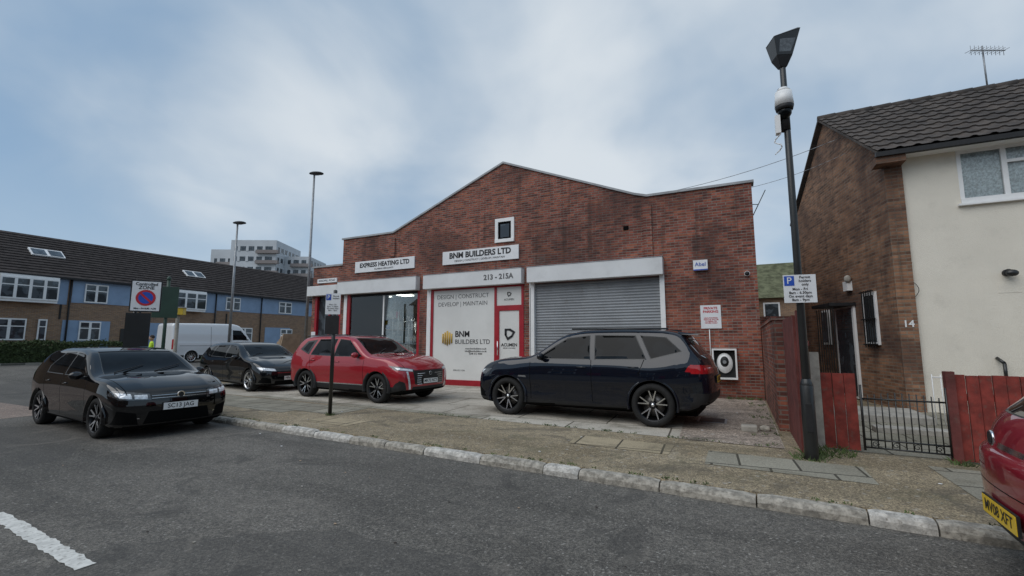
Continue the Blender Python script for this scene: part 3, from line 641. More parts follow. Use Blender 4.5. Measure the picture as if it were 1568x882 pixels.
for y0,y1,fz in ((11.8,13.4,.45),(20.6,22.0,.38)):
    x0=-36.95-4.65*fz; z0=5.55+3.1*fz
    t.hexa([(x0,y0,z0),(x0,y1,z0),(x0-.75,y1,z0+.5),(x0-.75,y0,z0+.5)],[(x0+.05,y0,z0+.08),(x0+.05,y1,z0+.08),(x0-.70,y1,z0+.58),(x0-.70,y0,z0+.58)],'upvc')
    for q in (0,1):
        ya=y0+.08+q*(y1-y0)/2; yb=ya+(y1-y0)/2-.16
        t.hexa([(x0-.0,ya,z0+.12),(x0-.0,yb,z0+.12),(x0-.6,yb,z0+.52),(x0-.6,ya,z0+.52)],[(x0+.01,ya,z0+.13),(x0+.01,yb,z0+.13),(x0-.59,yb,z0+.53),(x0-.59,ya,z0+.53)],'winglass')
t.build('rooflights',T)
fp=MB(); fp.box(-37.3,-34.8,-40,100,.2,.46,'pave2'); fp.build('far_pavement')
def hedge(name,x0,x1,y0,y1,z0,z1,n,mat='leaf'):
    b=MB(); b.box(x0+.15,x1-.15,y0+.1,y1-.1,z0,z1-.15,mat)
    vs=[];fs=[]
    for i in range(n):
        c=Vector((random.uniform(x0,x1),random.uniform(y0,y1),random.uniform(z0,z1)))
        k=random.random()
        if k<.45: c.z=z1+random.gauss(-.03,.06)+.05*math.sin(c.y*2.3)
        elif k<.9: c.x=x1+random.gauss(-.03,.05)
        d=Vector([random.gauss(0,1) for _ in range(3)]).normalized(); e_=d.orthogonal().normalized(); s_=random.uniform(.035,.08); bb=len(vs)
        vs+=[c,c+d*s_+e_*s_*.5,c+d*s_*1.8,c+d*s_-e_*s_*.5]; fs.append((bb,bb+1,bb+2,bb+3))
    b.add(vs,fs,mat); return b.build(name,clean=False)
hedge('hedge',-36.2,-35.1,4,16.2,.4,1.55,16000)
# ---------------------------------------------------------------- tower block
TB=group('tower_block',(-117,80,0)); t=MB()
TM=Matrix.Translation((-117,80,0))@Matrix.Rotation(R(28),4,'Z')
def blk(x0,x1,y0,y1,zt,fl=9):
    t.box(x0,x1,y0,y1,0,zt,'tower',TM)
    for k in range(2,int(zt/2.8)):
        z=k*2.8
        t.box(x0+1,x1-1,y0-.05,y0,z+.9,z+2.1,'winglass',TM)
        t.box(x1,x1+.05,y0+1,y1-1,z+.9,z+2.1,'winglass',TM)
        n=int((x1-x0)/2.2)
        for i in range(1,n): t.box(x0+i*2.2-.35,x0+i*2.2+.35,y0-.12,y0-.05,z+.8,z+2.2,'tower',TM)
        n=int((y1-y0)/2.2)
        for i in range(1,n): t.box(x1+.05,x1+.12,y0+i*2.2-.35,y0+i*2.2+.35,z+.8,z+2.2,'tower',TM)
        t.box(x1-5,x1+.9,y0-.9,y0+.2,z+.1,z+1.0,'towerb',TM)
blk(-13,-6,0,12,27); blk(-6,6,-3,12,29); blk(6,13,2,14,25.5)
t.build('blocks',TB)
# ---------------------------------------------------------------- street furniture
def tall_lamp(x,y,zt,d=(0,-1),z0=0):
    g_=group('street_lamp',(x,y,z0)); b=MB(); b.cyl((x,y,z0),(x,y,z0+1.3),.10,.09,'steel'); b.cyl((x,y,z0+1.3),(x,y,zt),.075,.045,'steel'); 
    dx,dy=d; b.cyl((x,y,zt),(x+dx*.25,y+dy*.25,zt+.05),.035,.035,'steel',8)
    TT=Matrix.Translation((x+dx*.1,y+dy*.1,zt+.06))@Matrix.Rotation(math.atan2(dy,dx),4,'Z')
    b.sph((0,0,0),(.36,.17,.10),'plastic',16,-.3,TT); b.sph((0,0,-.02),(.26,.12,.07),'lampd',12,-1,TT); b.build('column_and_lantern',g_); return g_
tall_lamp(-18.3,15.1,9.75,(.9,.44)); tall_lamp(-23.9,15.0,7.9,(.9,.44),.1)
LX,LY=.73,6.92
g_=group('street_lamp',(LX,LY,.11)); b=MB()
b.cyl((LX,LY,.08),(LX,LY,1.02),.078,.075,'black',20); b.cyl((LX,LY,1.02),(LX,LY,1.10),.075,.05,'black',20); b.cyl((LX,LY,1.10),(LX,LY,5.32),.048,.038,'black',16)
b.box(LX-.035,LX+.035,LY-.082,LY-.07,.45,.8,'plastic')
TL=Matrix.Translation((LX,LY,0))@Matrix.Rotation(R(20),4,'Z')
def q(sx,sy,z,ox=0,tilt=0): return [TL@Vector((sx*a+ox,sy*c,z+tilt*a)) for a,c in ((-1,-1),(1,-1),(1,1),(-1,1))]
b.hexa(q(.042,.042,5.30),q(.10,.09,5.44,.0),'plastic'); b.hexa(q(.10,.09,5.441),q(.172,.13,5.74,.03,.05),'black'); b.hexa(q(.075,.095,5.48),q(.12,.122,5.66,.02),'lampd'); b.hexa(q(.178,.135,5.742,.03,.05),q(.15,.11,5.765,.03,.05),'black')
b.build('column_and_lantern',g_,bevel=.01)
cg=group('security_camera',(LX,LY,4.7)); b=MB()
b.cyl((LX-.02,LY,4.40),(LX-.02,LY,5.0),.062,.062,'plastic',14); b.cyl((LX-.02,LY-.06,4.92),(LX-.02,LY-.06,4.72),.10,.115,'upvc',18); b.cyl((LX-.02,LY-.06,4.98),(LX-.02,LY-.06,4.92),.05,.10,'upvc',18); b.cyl((LX-.02,LY-.06,4.72),(LX-.02,LY-.06,4.66),.115,.10,'plastic',18); b.sph((LX-.02,LY-.06,4.64),(.085,.085,.10),'glass',16)
b.box(LX-.14,LX-.08,LY-.1,LY,4.35,4.6,'upvc'); p=None
for k in range(12):
    qq=(LX-.12+.04*math.sin(k),LY-.05+.03*math.cos(k*1.3),4.40-.03*k)
    if p: b.cyl(p,qq,.008,.008,'upvc',6)
    p=qq
b.build('dome_and_bracket',cg)
rs=group('parking_sign',(LX,LY,2.25)); b=MB(); TS2=Matrix.Translation((LX,LY-.065,2.24))@Matrix.Rotation(R(10),4,'Z')
b.box(-.185,.185,-.006,.004,-.18,.18,'signw',TS2); b.box(-.175,-.06,-.009,-.0065,.04,.165,'blue',TS2); b.cyl((LX,LY-.06,2.33),(LX,LY+.05,2.33),.055,.055,'steel',12); b.build('sign_plate',rs)
rr=(R(90),0,R(10))
def st_(s_,dx,dz,size,m='ink'): v=TS2@Vector((dx,-.010,dz)); text(s_,size,v,m,rs,rot=rr,ext=.0005,bold=.0005)
st_('P',-.118,.103,.12,'signw'); st_('Permit\nholders\nonly',.06,.10,.046); st_('Mon - Fri\n8am - 6.30pm\nOn event days\n8am - 9pm',0,-.075,.046)
SX,SY=-7.44,6.81; g_=group('parking_sign',(SX,SY,.11)); b=MB(); b.cyl((SX,SY,.1),(SX,SY,2.62),.038,.038,'black',14); b.sph((SX,SY,2.62),(.038,.038,.02),'black')
TS3=Matrix.Translation((SX,SY-.05,0))@Matrix.Rotation(R(28),4,'Z')
b.box(-.15,.15,-.004,.004,2.13,2.56,'signw',TS3); b.box(-.14,-.04,-.007,-.0045,2.42,2.54,'blue',TS3); b.box(-.14,.14,-.003,.003,1.72,2.10,'plastic',TS3); b.build('pole_and_plates',g_)
def s3(s_,dx,z,size,m='ink'): text(s_,size,TS3@Vector((dx,-.009,z)),m,g_,rot=(R(90),0,R(28)),ext=.0005)
s3('P',-.09,2.48,.11,'signw'); s3('Permit\nholders',.06,2.48,.045); s3('Mon - Fri\n8am - 6.30pm\nOn event days\n8am - 9pm',0,2.27,.04)
ZX,ZY=-13.9,6.45; g_=group('traffic_sign',(ZX,ZY,0)); b=MB(); TZ=Matrix.Translation((ZX,ZY,0))@Matrix.Rotation(R(55),4,'Z')
b.cyl((ZX-.25,ZY-.1,.1),(ZX-.25,ZY-.1,3.2),.045,.045,'black',12)
b.box(-.30,.30,-.03,-.02,2.38,3.15,'signw',TZ); b.box(-.33,.33,-.018,-.008,2.35,3.18,'black',TZ); b.box(-.38,.14,-.018,-.008,1.45,2.32,'black',TZ)
b.cyl((0,-.032,2.72),(0,-.036,2.72),.21,.21,'inkr',28,TZ); b.cyl((0,-.037,2.72),(0,-.04,2.72),.155,.155,'blue',28,TZ)
TZ2=TZ@Matrix.Translation((0,0,2.72))@Matrix.Rotation(R(45),4,'Y'); b.box(-.18,.18,-.045,-.041,-.025,.025,'inkr',TZ2)
b.build('pole_and_plate',g_)
def z_(s_,z,size): text(s_,size,TZ@Vector((0,-.034,z)),'ink',g_,rot=(R(90),0,R(55)),ext=.001,bold=.002)
z_('Controlled',3.08,.105); z_('ZONE',2.985,.12); z_('Mon - Fri 8.30 - 6.30',2.44,.055)
g_=group('traffic_sign',(-15.6,7.8,0)); b=MB(); b.cyl((-15.6,7.8,.1),(-15.6,7.8,3.45),.05,.045,'green',12); b.sph((-15.6,7.8,3.5),(.06,.06,.08),'green'); TG=Matrix.Translation((-15.6,7.8,0))@Matrix.Rotation(R(50),4,'Z')
b.box(-.34,.30,-.08,-.06,2.3,3.25,'green',TG); b.build('pole_and_plate',g_)
g_=group('camera_post',(-16.3,8.5,0)); b=MB(); b.cyl((-16.3,8.5,.1),(-16.3,8.5,2.45),.055,.055,'conc',12); TC=Matrix.Translation((-16.3,8.5,2.55))@Matrix.Rotation(R(40),4,'Z'); b.box(-.18,.18,-.12,.12,-.1,.12,'yellow',TC); b.box(-.2,.2,-.14,.14,.12,.15,'conc',TC); b.build('post_and_housing',g_,bevel=.01)
b=MB(); g_=group('timber_boards',(-16,12.5,0))
for k in range(4): b.hexa([(-16.3-.12*k,12.0,.12),(-16.25-.12*k,12.0,.12),(-16.25-.12*k,12.9,.12),(-16.3-.12*k,12.9,.12)],[(-15.95-.1*k,12.1,1.9-.1*k),(-15.9-.1*k,12.1,1.9-.1*k),(-15.9-.1*k,12.9,1.9-.1*k),(-15.95-.1*k,12.9,1.9-.1*k)],'timber')
b.build('boards',g_)
b=MB(); vs=[];fs=[]
def tuft(cx,cy,n,rad,hh,z=.112):
    for i in range(n):
        a=random.uniform(0,6.28); rr_=rad*math.sqrt(random.random()); x=cx+rr_*math.cos(a); y=cy+rr_*math.sin(a); h_=hh*random.uniform(.4,1); dx,dy=random.gauss(0,.4)*h_,random.gauss(0,.4)*h_; w_=.006
        bb=len(vs); vs.extend([(x-w_,y,z),(x+w_,y,z),(x+dx+w_*.5,y+dy,z+h_*.7),(x+dx*1.8,y+dy*1.8,z+h_)]); fs.append((bb,bb+1,bb+2,bb+3))
tuft(.72,6.95,120,.2,.08); tuft(1.0,7.4,150,.28,.10); tuft(.8,7.2,80,.15,.08); tuft(SX,SY,60,.1,.06); tuft(2.3,7.4,60,.12,.08)
for k in range(90): x=random.uniform(-12,3); tuft(x,K(x)+KW+random.uniform(0,.03),8,.04,.03)
for k in range(30): x=random.uniform(.1,.5); tuft(x,random.uniform(7.5,13),9,.05,.05)
for k in range(50): x=random.uniform(-6,.3); tuft(x,7.5-.06*x+random.uniform(-.03,.03),8,.05,.035)
for k in range(25): x=random.uniform(-1.7,.4); tuft(x,Y-.08,12,.06,.09,.118)
b.add(vs,fs,'grass'); b.build('weeds',clean=False)
b=MB()
for k in range(130):
    x=random.uniform(-9,4); y=random.uniform(.8,13) ; z=.012 if y<K(x) else .122
    if K(x)-.05<y<K(x)+.25: continue
    a=random.uniform(0,3.14); s_=random.uniform(.006,.022); b.hexa([(x+s_*math.cos(a+i*1.57),y+s_*math.sin(a+i*1.57)*.6,z) for i in range(4)],[(x+s_*.8*math.cos(a+i*1.57),y+s_*.8*math.sin(a+i*1.57)*.6,z+.004) for i in range(4)],random.choice(['timber','conc','signw','hair','kerbd']))
b.build('litter')
g_=group('rubble',(.2,8.5,.11)); b=MB(); b.box(.12,.36,8.5,8.7,.112,.22,'conc',Matrix.Rotation(.02,4,'Z')); b.sph((.3,8.75,.15),(.1,.08,.06),'kerbd',8); b.build('stones',g_,bevel=.02)
# ---------------------------------------------------------------- vehicles
def pchip(pts):
    xs=[p[0] for p in pts]; ys=[p[1] for p in pts]; n=len(xs)
    d=[(ys[i+1]-ys[i])/(xs[i+1]-xs[i]) for i in range(n-1)]; m=[d[0]]+[0 if d[i-1]*d[i]<=0 else 2*d[i-1]*d[i]/(d[i-1]+d[i]) for i in range(1,n-1)]+[d[-1]]
    def f(x):
        if x<=xs[0]: return ys[0]
        if x>=xs[-1]: return ys[-1]
        i=0
        while xs[i+1]<x: i+=1
        h_=xs[i+1]-xs[i]; t=(x-xs[i])/h_
        return (2*t**3-3*t*t+1)*ys[i]+(t**3-2*t*t+t)*h_*m[i]+(-2*t**3+3*t*t)*ys[i+1]+(t**3-t*t)*h_*m[i+1]
    return f
def inpoly(p,poly):
    x,y=p; c=False; n=len(poly)
    for i in range(n):
        x0,y0=poly[i]; x1,y1=poly[i-1]
        if (y0>y)!=(y1>y) and x<(x1-x0)*(y-y0)/(y1-y0)+x0: c=not c
    return c
def shell(sp):
    L=sp['L']; W=pchip(sp['plan']); ZT=pchip(sp['top']); ZB=pchip(sp['bot']); ZS=pchip(sp['belt'])
    rx,ry,rz,rb=sp.get('rad',(.10,.12,.07,.08)); ta,tb=sp.get('tumble',(.28,.30)); bf,br=sp.get('plancurve',(.16,.08)); xa=(sp['xr'],sp['xf'])
    def F(u,s,h):
        x=u*L; zt=ZT(x); zb=ZB(x); z=zb+h*(zt-zb); hw=W(x); y=s*hw
        dx=(x-(L-rx))/rx if x>L-rx else ((x-rx)/rx if x<rx else 0)
        dy=(abs(y)-(hw-ry))/ry if abs(y)>hw-ry else 0
        dz=(z-(zt-rz))/rz if z>zt-rz else ((z-(zb+rb))/rb if z<zb+rb else 0)
        n=math.sqrt(dx*dx+dy*dy+dz*dz)
        if n>1e-9:
            k=max(abs(dx),abs(dy),abs(dz))/n
            if dx>0: x=L-rx+dx*k*rx
            elif dx<0: x=rx+dx*k*rx
            if dy>0: y=math.copysign(hw-ry+dy*k*ry,y)
            if dz>0: z=zt-rz+dz*k*rz
            elif dz<0: z=zb+rb+dz*k*rb
        zs=min(ZS(x),zt-.015); t=(z-zb)/max(zs-zb,.01)
        if z<zs:
            g=1-.055*max(0,1-t*1.35)**2-.035*max(0,(t-.74)/.26)**1.5-.018*math.exp(-((t-.36)/.13)**2)
        else:
            d=z-zs; g=.965-(ta*d+tb*d*d)/hw
        for xc in xa: g+=.016*math.exp(-((x-xc)/.42)**2)*math.exp(-((z-sp['wr']*2)/.22)**2)
        y*=g
        if h>.999 or z>zt-.02:
            z+=sp.get('crown',.03)*(1-(y/max(hw,.1))**2)-.01
            if x>sp['xf']-.35: z+=.010*math.exp(-((abs(y)-.48)/.09)**2)
        wf=sstep((x-(L-.9))/.9); wr_=sstep((.8-x)/.8); yy=abs(y)/hw
        x-=wf*(bf*yy**2.4+sp.get('nose',.45)*(z-sp.get('nz',.48))**2); x+=wr_*(br*yy**2.4+sp.get('tailc',.2)*(z-.62)**2)
        return (x,y,z)
    NU=int(L/.05); us=sorted(set([i/NU for i in range(NU+1)]+[a*rx/L for a in (.2,.45,.7)]+[1-a*rx/L for a in (.2,.45,.7)]))
    a=[0,.15,.3,.4,.5,.58,.65,.72,.79,.86,.91,.95,.98,1]; ss=[-v for v in a[::-1]]+a[1:]
    hs=[0,.02,.05,.09,.14,.2,.26,.32,.38,.44,.5,.56,.62,.68,.74,.8,.85,.89,.925,.955,.98,1]
    bm=bmesh.new(); V={}
    nu,ns,nh=len(us)-1,len(ss)-1,len(hs)-1
    def v(i,j,k):
        if (i,j,k) not in V: V[i,j,k]=bm.verts.new(F(us[i],ss[j],hs[k]))
        return V[i,j,k]
    def fc(*q):
        try: bm.faces.new([v(*a) for a in q])
        except ValueError: pass
    for i in range(nu):
        for k in range(nh):
            fc((i,0,k),(i+1,0,k),(i+1,0,k+1),(i,0,k+1)); fc((i,ns,k),(i,ns,k+1),(i+1,ns,k+1),(i+1,ns,k))
        for j in range(ns):
            fc((i,j,0),(i,j+1,0),(i+1,j+1,0),(i+1,j,0)); fc((i,j,nh),(i+1,j,nh),(i+1,j+1,nh),(i,j+1,nh))
    for j in range(ns):
        for k in range(nh):
            fc((0,j,k),(0,j,k+1),(0,j+1,k+1),(0,j+1,k)); fc((nu,j,k),(nu,j+1,k),(nu,j+1,k+1),(nu,j,k+1))
    bmesh.ops.recalc_face_normals(bm,faces=bm.faces)
    return bm
wheel_cache={}
def wheel(r,w,style):
    key=(r,w,style)
    if key in wheel_cache: return wheel_cache[key]
    b=MB(); ri=r*.72
    b.lathe([(ri,-w*.42),(ri+.01,-w*.5),(r*.86,-w*.52),(r*.97,-w*.44),(r,-w*.3),(r,w*.3),(r*.97,w*.44),(r*.86,w*.52),(ri+.01,w*.5),(ri,w*.42)],'rubber',44)
    rim='silver' if style!='dark' else 'alloyd'
    b.lathe([(ri+.004,-w*.47),(ri-.008,-w*.45),(ri-.018,-w*.36)],'silver' if style not in('dark','two') else 'alloyd',44); b.lathe([(ri-.018,-w*.36),(ri-.05,w*.45)],'alloyd',44)
    b.lathe([(0.001,w*.1),(ri-.04,w*.1)],'dark',30); b.lathe([(.05,-.0),(ri*.72,-.0),(ri*.72,.03)],'disc',30)
    b.lathe([(.001,-w*.36),(.045,-w*.36),(.065,-w*.30),(.07,-.0)],rim if style!='two' else 'alloyd',20)
    b.lathe([(.001,-w*.40),(.028,-w*.39),(.03,-w*.36)],'chrome' if style=='dark' else 'plastic',16)
    n=5 if style!='ten' else 10
    for i in range(n):
        a=2*math.pi*i/n+.3
        for sg_ in ((-1,1) if style in('two','dark','fiveY') else (0,)):
            off=sg_*.15; wd=.018 if sg_ else .022
            TT=Matrix.Rotation(-(a),4,'Y')
            r0,r1=.045,ri-.012
            def pt(rr_,tt,y): return TT@(Matrix.Rotation(off*(rr_-r0)/(r1-r0)*1.6,4,'Y')@Vector((rr_,y,tt)))
            A=[pt(r0,-wd,-w*.34),pt(r0,wd,-w*.34),pt(r0,wd,-w*.16),pt(r0,-wd,-w*.16)]
            Bq=[pt(r1,-wd*.65,-w*.44),pt(r1,wd*.65,-w*.44),pt(r1,wd*.65,-w*.22),pt(r1,-wd*.65,-w*.22)]
            b.hexa(A,Bq,'alloyd' if style=='two' else rim)
            if style in('two','dark'):
                A=[pt(r0+.02,-wd*.7,-w*.365),pt(r0+.02,wd*.7,-w*.365),pt(r0+.02,wd*.7,-w*.33),pt(r0+.02,-wd*.7,-w*.33)]
                Bq=[pt(r1-.006,-wd*.4,-w*.462),pt(r1-.006,wd*.6,-w*.462),pt(r1-.006,wd*.6,-w*.42),pt(r1-.006,-wd*.4,-w*.42)]
                b.hexa(A,Bq,'silver')
    me_o=b.build('wheel'); me=me_o.data; bpy.data.objects.remove(me_o); wheel_cache[key]=me; return me
def vehicle(name,loc,heading,sp,pm,plate=('AB12 CDE','f')):
    L=sp['L']; e=group(name,loc,heading)
    mats=[pm,M['glass'],M['plastic'],M['dark'],M['lamp'],M['lampd'],M['tail'],M['chrome'],M['black'],M['silver']]
    K_={'paint':0,'glass':1,'trim':2,'dark':3,'lamp':4,'lampd':5,'tail':6,'chrome':7,'gloss':8,'silver':9}
    bm=shell(sp); me=bpy.data.meshes.new('body')
    for m in mats: me.materials.append(m)
    for f_ in bm.faces: f_.smooth=True
    bm.to_mesh(me); bm.free(); o=bpy.data.objects.new('body',me); COL.objects.link(o)
    hw=sp['hw']; cu=MB(); cu.mats=list(mats)
    for xc in (sp['xr'],sp['xf']):
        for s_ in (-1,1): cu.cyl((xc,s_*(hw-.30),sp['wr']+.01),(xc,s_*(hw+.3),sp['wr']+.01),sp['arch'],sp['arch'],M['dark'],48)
    co=cu.build('cut'); md=o.modifiers.new('b','BOOLEAN'); md.object=co; md.operation='DIFFERENCE'; md.solver='EXACT'
    bpy.context.view_layer.update(); dg=bpy.context.evaluated_depsgraph_get(); nm=bpy.data.meshes.new_from_object(o.evaluated_get(dg)); o.modifiers.clear(); o.data=nm; bpy.data.objects.remove(co)
    bm=bmesh.new(); bm.from_mesh(nm); bm.normal_update()
    bmesh.ops.triangulate(bm,faces=[f_ for f_ in bm.faces if len(f_.verts)>4])
    AX={'S':(0,2),'F':(1,2),'R':(1,2),'T':(0,1)}
    def cond(view,f_,poly,pad=.0):
        n=f_.normal; c=f_.calc_center_median()
        if f_.material_index==3: return False
        if view=='S' and abs(n.y)<.35: return False
        if view=='F' and (n.x<.12 or c.x<L*.5): return False
        if view=='R' and (n.x>-.12 or c.x>L*.5): return False
        if view=='T' and n.z<.25: return False
        return True
    def region(view,poly,key,inset=0):
        a,b_=AX[view]; xs=[p[0] for p in poly]; zs=[p[1] for p in poly]; mn=(min(xs)-.12,min(zs)-.12); mx=(max(xs)+.12,max(zs)+.12)
        sel=[f_ for f_ in bm.faces if mn[0]<f_.calc_center_median()[a]<mx[0] and mn[1]<f_.calc_center_median()[b_]<mx[1] and cond(view,f_,poly)]
        n=len(poly)
        for i in range(n):
            p=poly[i];q_=poly[(i+1)%n]; co=[0,0,0]; no=[0,0,0]; co[a]=p[0];co[b_]=p[1]; no[a]=q_[1]-p[1]; no[b_]=-(q_[0]-p[0])
            geom=set(sel)
            for f_ in sel: geom.update(f_.edges); geom.update(f_.verts)
            res=bmesh.ops.bisect_plane(bm,geom=list(geom),dist=1e-4,plane_co=co,plane_no=no)
            sel=[g_ for g_ in res['geom'] if isinstance(g_,bmesh.types.BMFace)]
        hit=[f_ for f_ in sel if inpoly((f_.calc_center_median()[a],f_.calc_center_median()[b_]),poly)]
        for f_ in hit: f_.material_index=K_[key]
        if inset and hit:
            rs_=bmesh.ops.inset_region(bm,faces=hit,thickness=inset,depth=-.004,use_even_offset=True,use_boundary=True)
            for f_ in rs_['faces']: f_.material_index=8
        return hit
    for f_ in bm.faces:
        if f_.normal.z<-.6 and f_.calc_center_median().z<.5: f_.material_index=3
    for rg in sp['regions']:
        view,poly,key=rg[:3]; ins=rg[3] if len(rg)>3 else 0
        region(view,poly,key,ins)
        if view in 'FR' and min(p[0] for p in poly)>=0: region(view,[(-p[0],p[1]) for p in poly],key,ins)
        bm.normal_update()
    for ed in bm.edges:
        lf_=ed.link_faces
        if len(lf_)==2 and lf_[0].material_index!=lf_[1].material_index: ed.smooth=False
    bm.to_mesh(nm); bm.free(); o.data=nm
    for pl in nm.polygons: pl.use_smooth=True
    sh_=-L/2; o.location=(sh_,0,0); attach(o,e,True); bpy.data.meshes.remove(me)
    wm=wheel(sp['wr'],sp.get('ww',.23),sp['wheel'])
    for xc in (sp['xr'],sp['xf']):
        for s_ in (-1,1):
            wo=bpy.data.objects.new('wheel',wm); COL.objects.link(wo); wo.location=(xc+sh_,s_*(hw-.135),sp['wr']); wo.rotation_euler=(0,random.uniform(0,1),0) if s_<0 else (0,random.uniform(0,1),math.pi); attach(wo,e,True)
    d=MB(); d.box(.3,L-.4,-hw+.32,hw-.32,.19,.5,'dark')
    al=sp.get('lip',.02); lm=M['plastic'] if sp.get('clad') else pm
    for xc in (sp['xr'],sp['xf']):
        for s_ in (-1,1):
            N=26; vs=[];fs=[]
            for i in range(N+1):
                t=R(-14)+R(208)*i/N; c_,s2=math.cos(t),math.sin(t)
                for rr_,y in ((sp['arch']-.006,hw-.10),(sp['arch']-.006,hw+.006),(sp['arch']+al*.8,hw+.008),(sp['arch']+al,hw-.05)):
                    vs.append((xc+rr_*c_,s_*y,sp['wr']+.01+rr_*s2))
            for i in range(N):
                for k in range(3): fs.append((i*4+k,i*4+k+1,(i+1)*4+k+1,(i+1)*4+k))
            d.add(vs,fs,lm,True)
    if 'mir' in sp:
        mx_,mz=sp['mir']
        for s_ in (-1,1):
            d.sph((mx_,s_*(hw+.065),mz),(.065,.105,.068),pm,14); d.sph((mx_-.03,s_*(hw+.065),mz),(.045,.092,.057),'glass',12); d.hexa([(mx_-.03,s_*(hw-.06),mz-.07),(mx_+.06,s_*(hw-.06),mz-.07),(mx_+.06,s_*(hw-.06),mz-.03),(mx_-.03,s_*(hw-.06),mz-.03)],[(mx_-.03,s_*(hw+.03),mz-.06),(mx_+.04,s_*(hw+.03),mz-.06),(mx_+.04,s_*(hw+.03),mz-.02),(mx_-.03,s_*(hw+.03),mz-.02)],'plastic')
    for hx,hz in sp.get('handles',[]):
        for s_ in (-1,1): d.cyl((hx-.09,s_*(hw-.008),hz),(hx+.09,s_*(hw-.008),hz+.005),.014,.014,pm,8)
    for (x,y,z,r_) in sp.get('badge',[]):
        d.cyl((x,y,z),(x+(.012 if x>L/2 else -.012),y,z),r_,r_*.95,'chrome',20); d.cyl((x,y,z),(x+(.014 if x>L/2 else -.014),y,z),r_*.7,r_*.68,'plastic',20)
    for (c0_,c1_,r_,mm) in sp.get('bars',[]): d.cyl(c0_,c1_,r_,r_,mm,8)
    if 'wip' in sp:
        wx,wz,sl_=sp['wip']
        for y0 in (-.55,.05): d.cyl((wx,y0,wz),(wx-.22,y0+.5,wz+.22*sl_),.009,.006,'plastic',6)
    if sp.get('rails'):
        x0,x1,yy,zz=sp['rails']
        for s_ in (-1,1): d.cyl((x0,s_*yy,zz-.02),(x1,s_*yy,zz),.016,.016,'black',8)
    if 'spoil' in sp:
        x_,z_q,wy=sp['spoil']; d.hexa([(x_-.12,-wy,z_q-.035),(x_+.22,-wy,z_q-.01),(x_+.22,wy,z_q-.01),(x_-.12,wy,z_q-.035)],[(x_-.12,-wy+.02,z_q-.01),(x_+.22,-wy+.04,z_q+.035),(x_+.22,wy-.04,z_q+.035),(x_-.12,wy-.02,z_q-.01)],pm)
    for (x,z,front) in sp.get('plates',[]):
        pw,ph=.26,.056; sx=1 if front else -1
        d.box(x-.008,x+.008,-pw-.01,pw+.01,z-ph-.006,z+ph+.006,'plastic'); d.box(x+sx*.008-.003,x+sx*.008+.003,-pw,pw,z-ph,z+ph,'plw' if front else 'ply')
        text(plate[0],.098,(x+sh_+sx*.0125,0,z),'ink',e,rot=(R(90),0,R(90) if front else R(-90)),local=True,ext=.0005,bold=.001,name='number_plate_text')
    od=d.build('trim',e,True); od.location=(sh_,0,0)
    return e
golf=dict(L=4.26,hw=.895,xr=.80,xf=3.42,wr=.325,arch=.365,wheel='two',lip=.015,
 plan=[(0,.83),(.3,.875),(.8,.895),(3.4,.895),(3.9,.885),(4.26,.85)],
 top=[(0,.90),(.06,1.0),(.14,1.08),(.50,1.345),(.72,1.40),(1.3,1.445),(1.9,1.44),(2.32,1.385),(3.05,1.02),(3.17,.985),(3.7,.93),(4.0,.86),(4.18,.785),(4.26,.74)],
 bot=[(0,.34),(.4,.21),(3.9,.17),(4.26,.17)],belt=[(0,.97),(1.0,.97),(1.5,.955),(3.1,.93),(3.7,.88),(4.26,.70)],
 regions=[('S',[(2.93,.965),(2.30,1.34),(1.93,1.368),(1.90,.972)],'glass',.014),('S',[(1.82,.975),(1.84,1.37),(1.36,1.36),(1.02,1.12),(1.02,.99)],'glass',.014),
  ('T',[(3.10,-.70),(3.10,.70),(2.35,.57),(2.35,-.57)],'glass',.015),('R',[(-.60,1.06),(.60,1.06),(.52,1.31),(-.52,1.31)],'glass',.014),
  ('F',[(.42,.62),(.80,.635),(.88,.71),(.84,.785),(.44,.72)],'lampd'),('F',[(.47,.635),(.63,.645),(.63,.71),(.47,.705)],'lamp'),('F',[(.66,.65),(.80,.665),(.83,.75),(.67,.73)],'lamp'),
  ('F',[(-.41,.62),(.41,.62),(.43,.71),(-.43,.71)],'gloss'),('F',[(-.41,.640),(.41,.640),(.41,.647),(-.41,.647)],'silver'),('F',[(-.41,.682),(.41,.682),(.41,.688),(-.41,.688)],'silver'),
  ('F',[(-.50,.24),(.50,.24),(.44,.44),(-.44,.44)],'dark'),('F',[(.56,.24),(.84,.26),(.82,.47),(.60,.42)],'dark'),('F',[(.55,.33),(.82,.35),(.82,.362),(.55,.342)],'chrome'),('F',[(-.85,.17),(.85,.17),(.85,.205),(-.85,.205)],'gloss'),
  ('S',[(.9,.0),(3.0,.0),(3.0,.255),(.9,.255)],'trim'),('S',[(1.86,.27),(1.872,.27),(1.882,.97),(1.870,.97)],'dark'),('S',[(2.98,.3),(2.992,.3),(3.0,.93),(2.99,.93)],'dark'),('S',[(1.10,.6),(1.112,.6),(1.02,.98),(1.006,.98)],'dark'),
  ('T',[(3.2,-.80),(4.12,-.72),(4.12,-.71),(3.2,-.79)],'dark'),('T',[(3.2,.79),(4.12,.71),(4.12,.72),(3.2,.80)],'dark'),
  ('R',[(.50,.78),(.85,.78),(.85,.91),(.5,.89)],'tail')],
 mir=(2.78,.99),handles=[(2.05,.83),(1.22,.85)],badge=[(4.235,0,.675,.06)],plates=[(4.262,.50,True),(-.005,.6,False)],wip=(3.09,1.03,.5),spoil=(.50,1.375,.56))
vehicle('parked_car',(-10.74,4.80,.004),R(-3.8),golf,P_black,('SC13 JAG','f'))
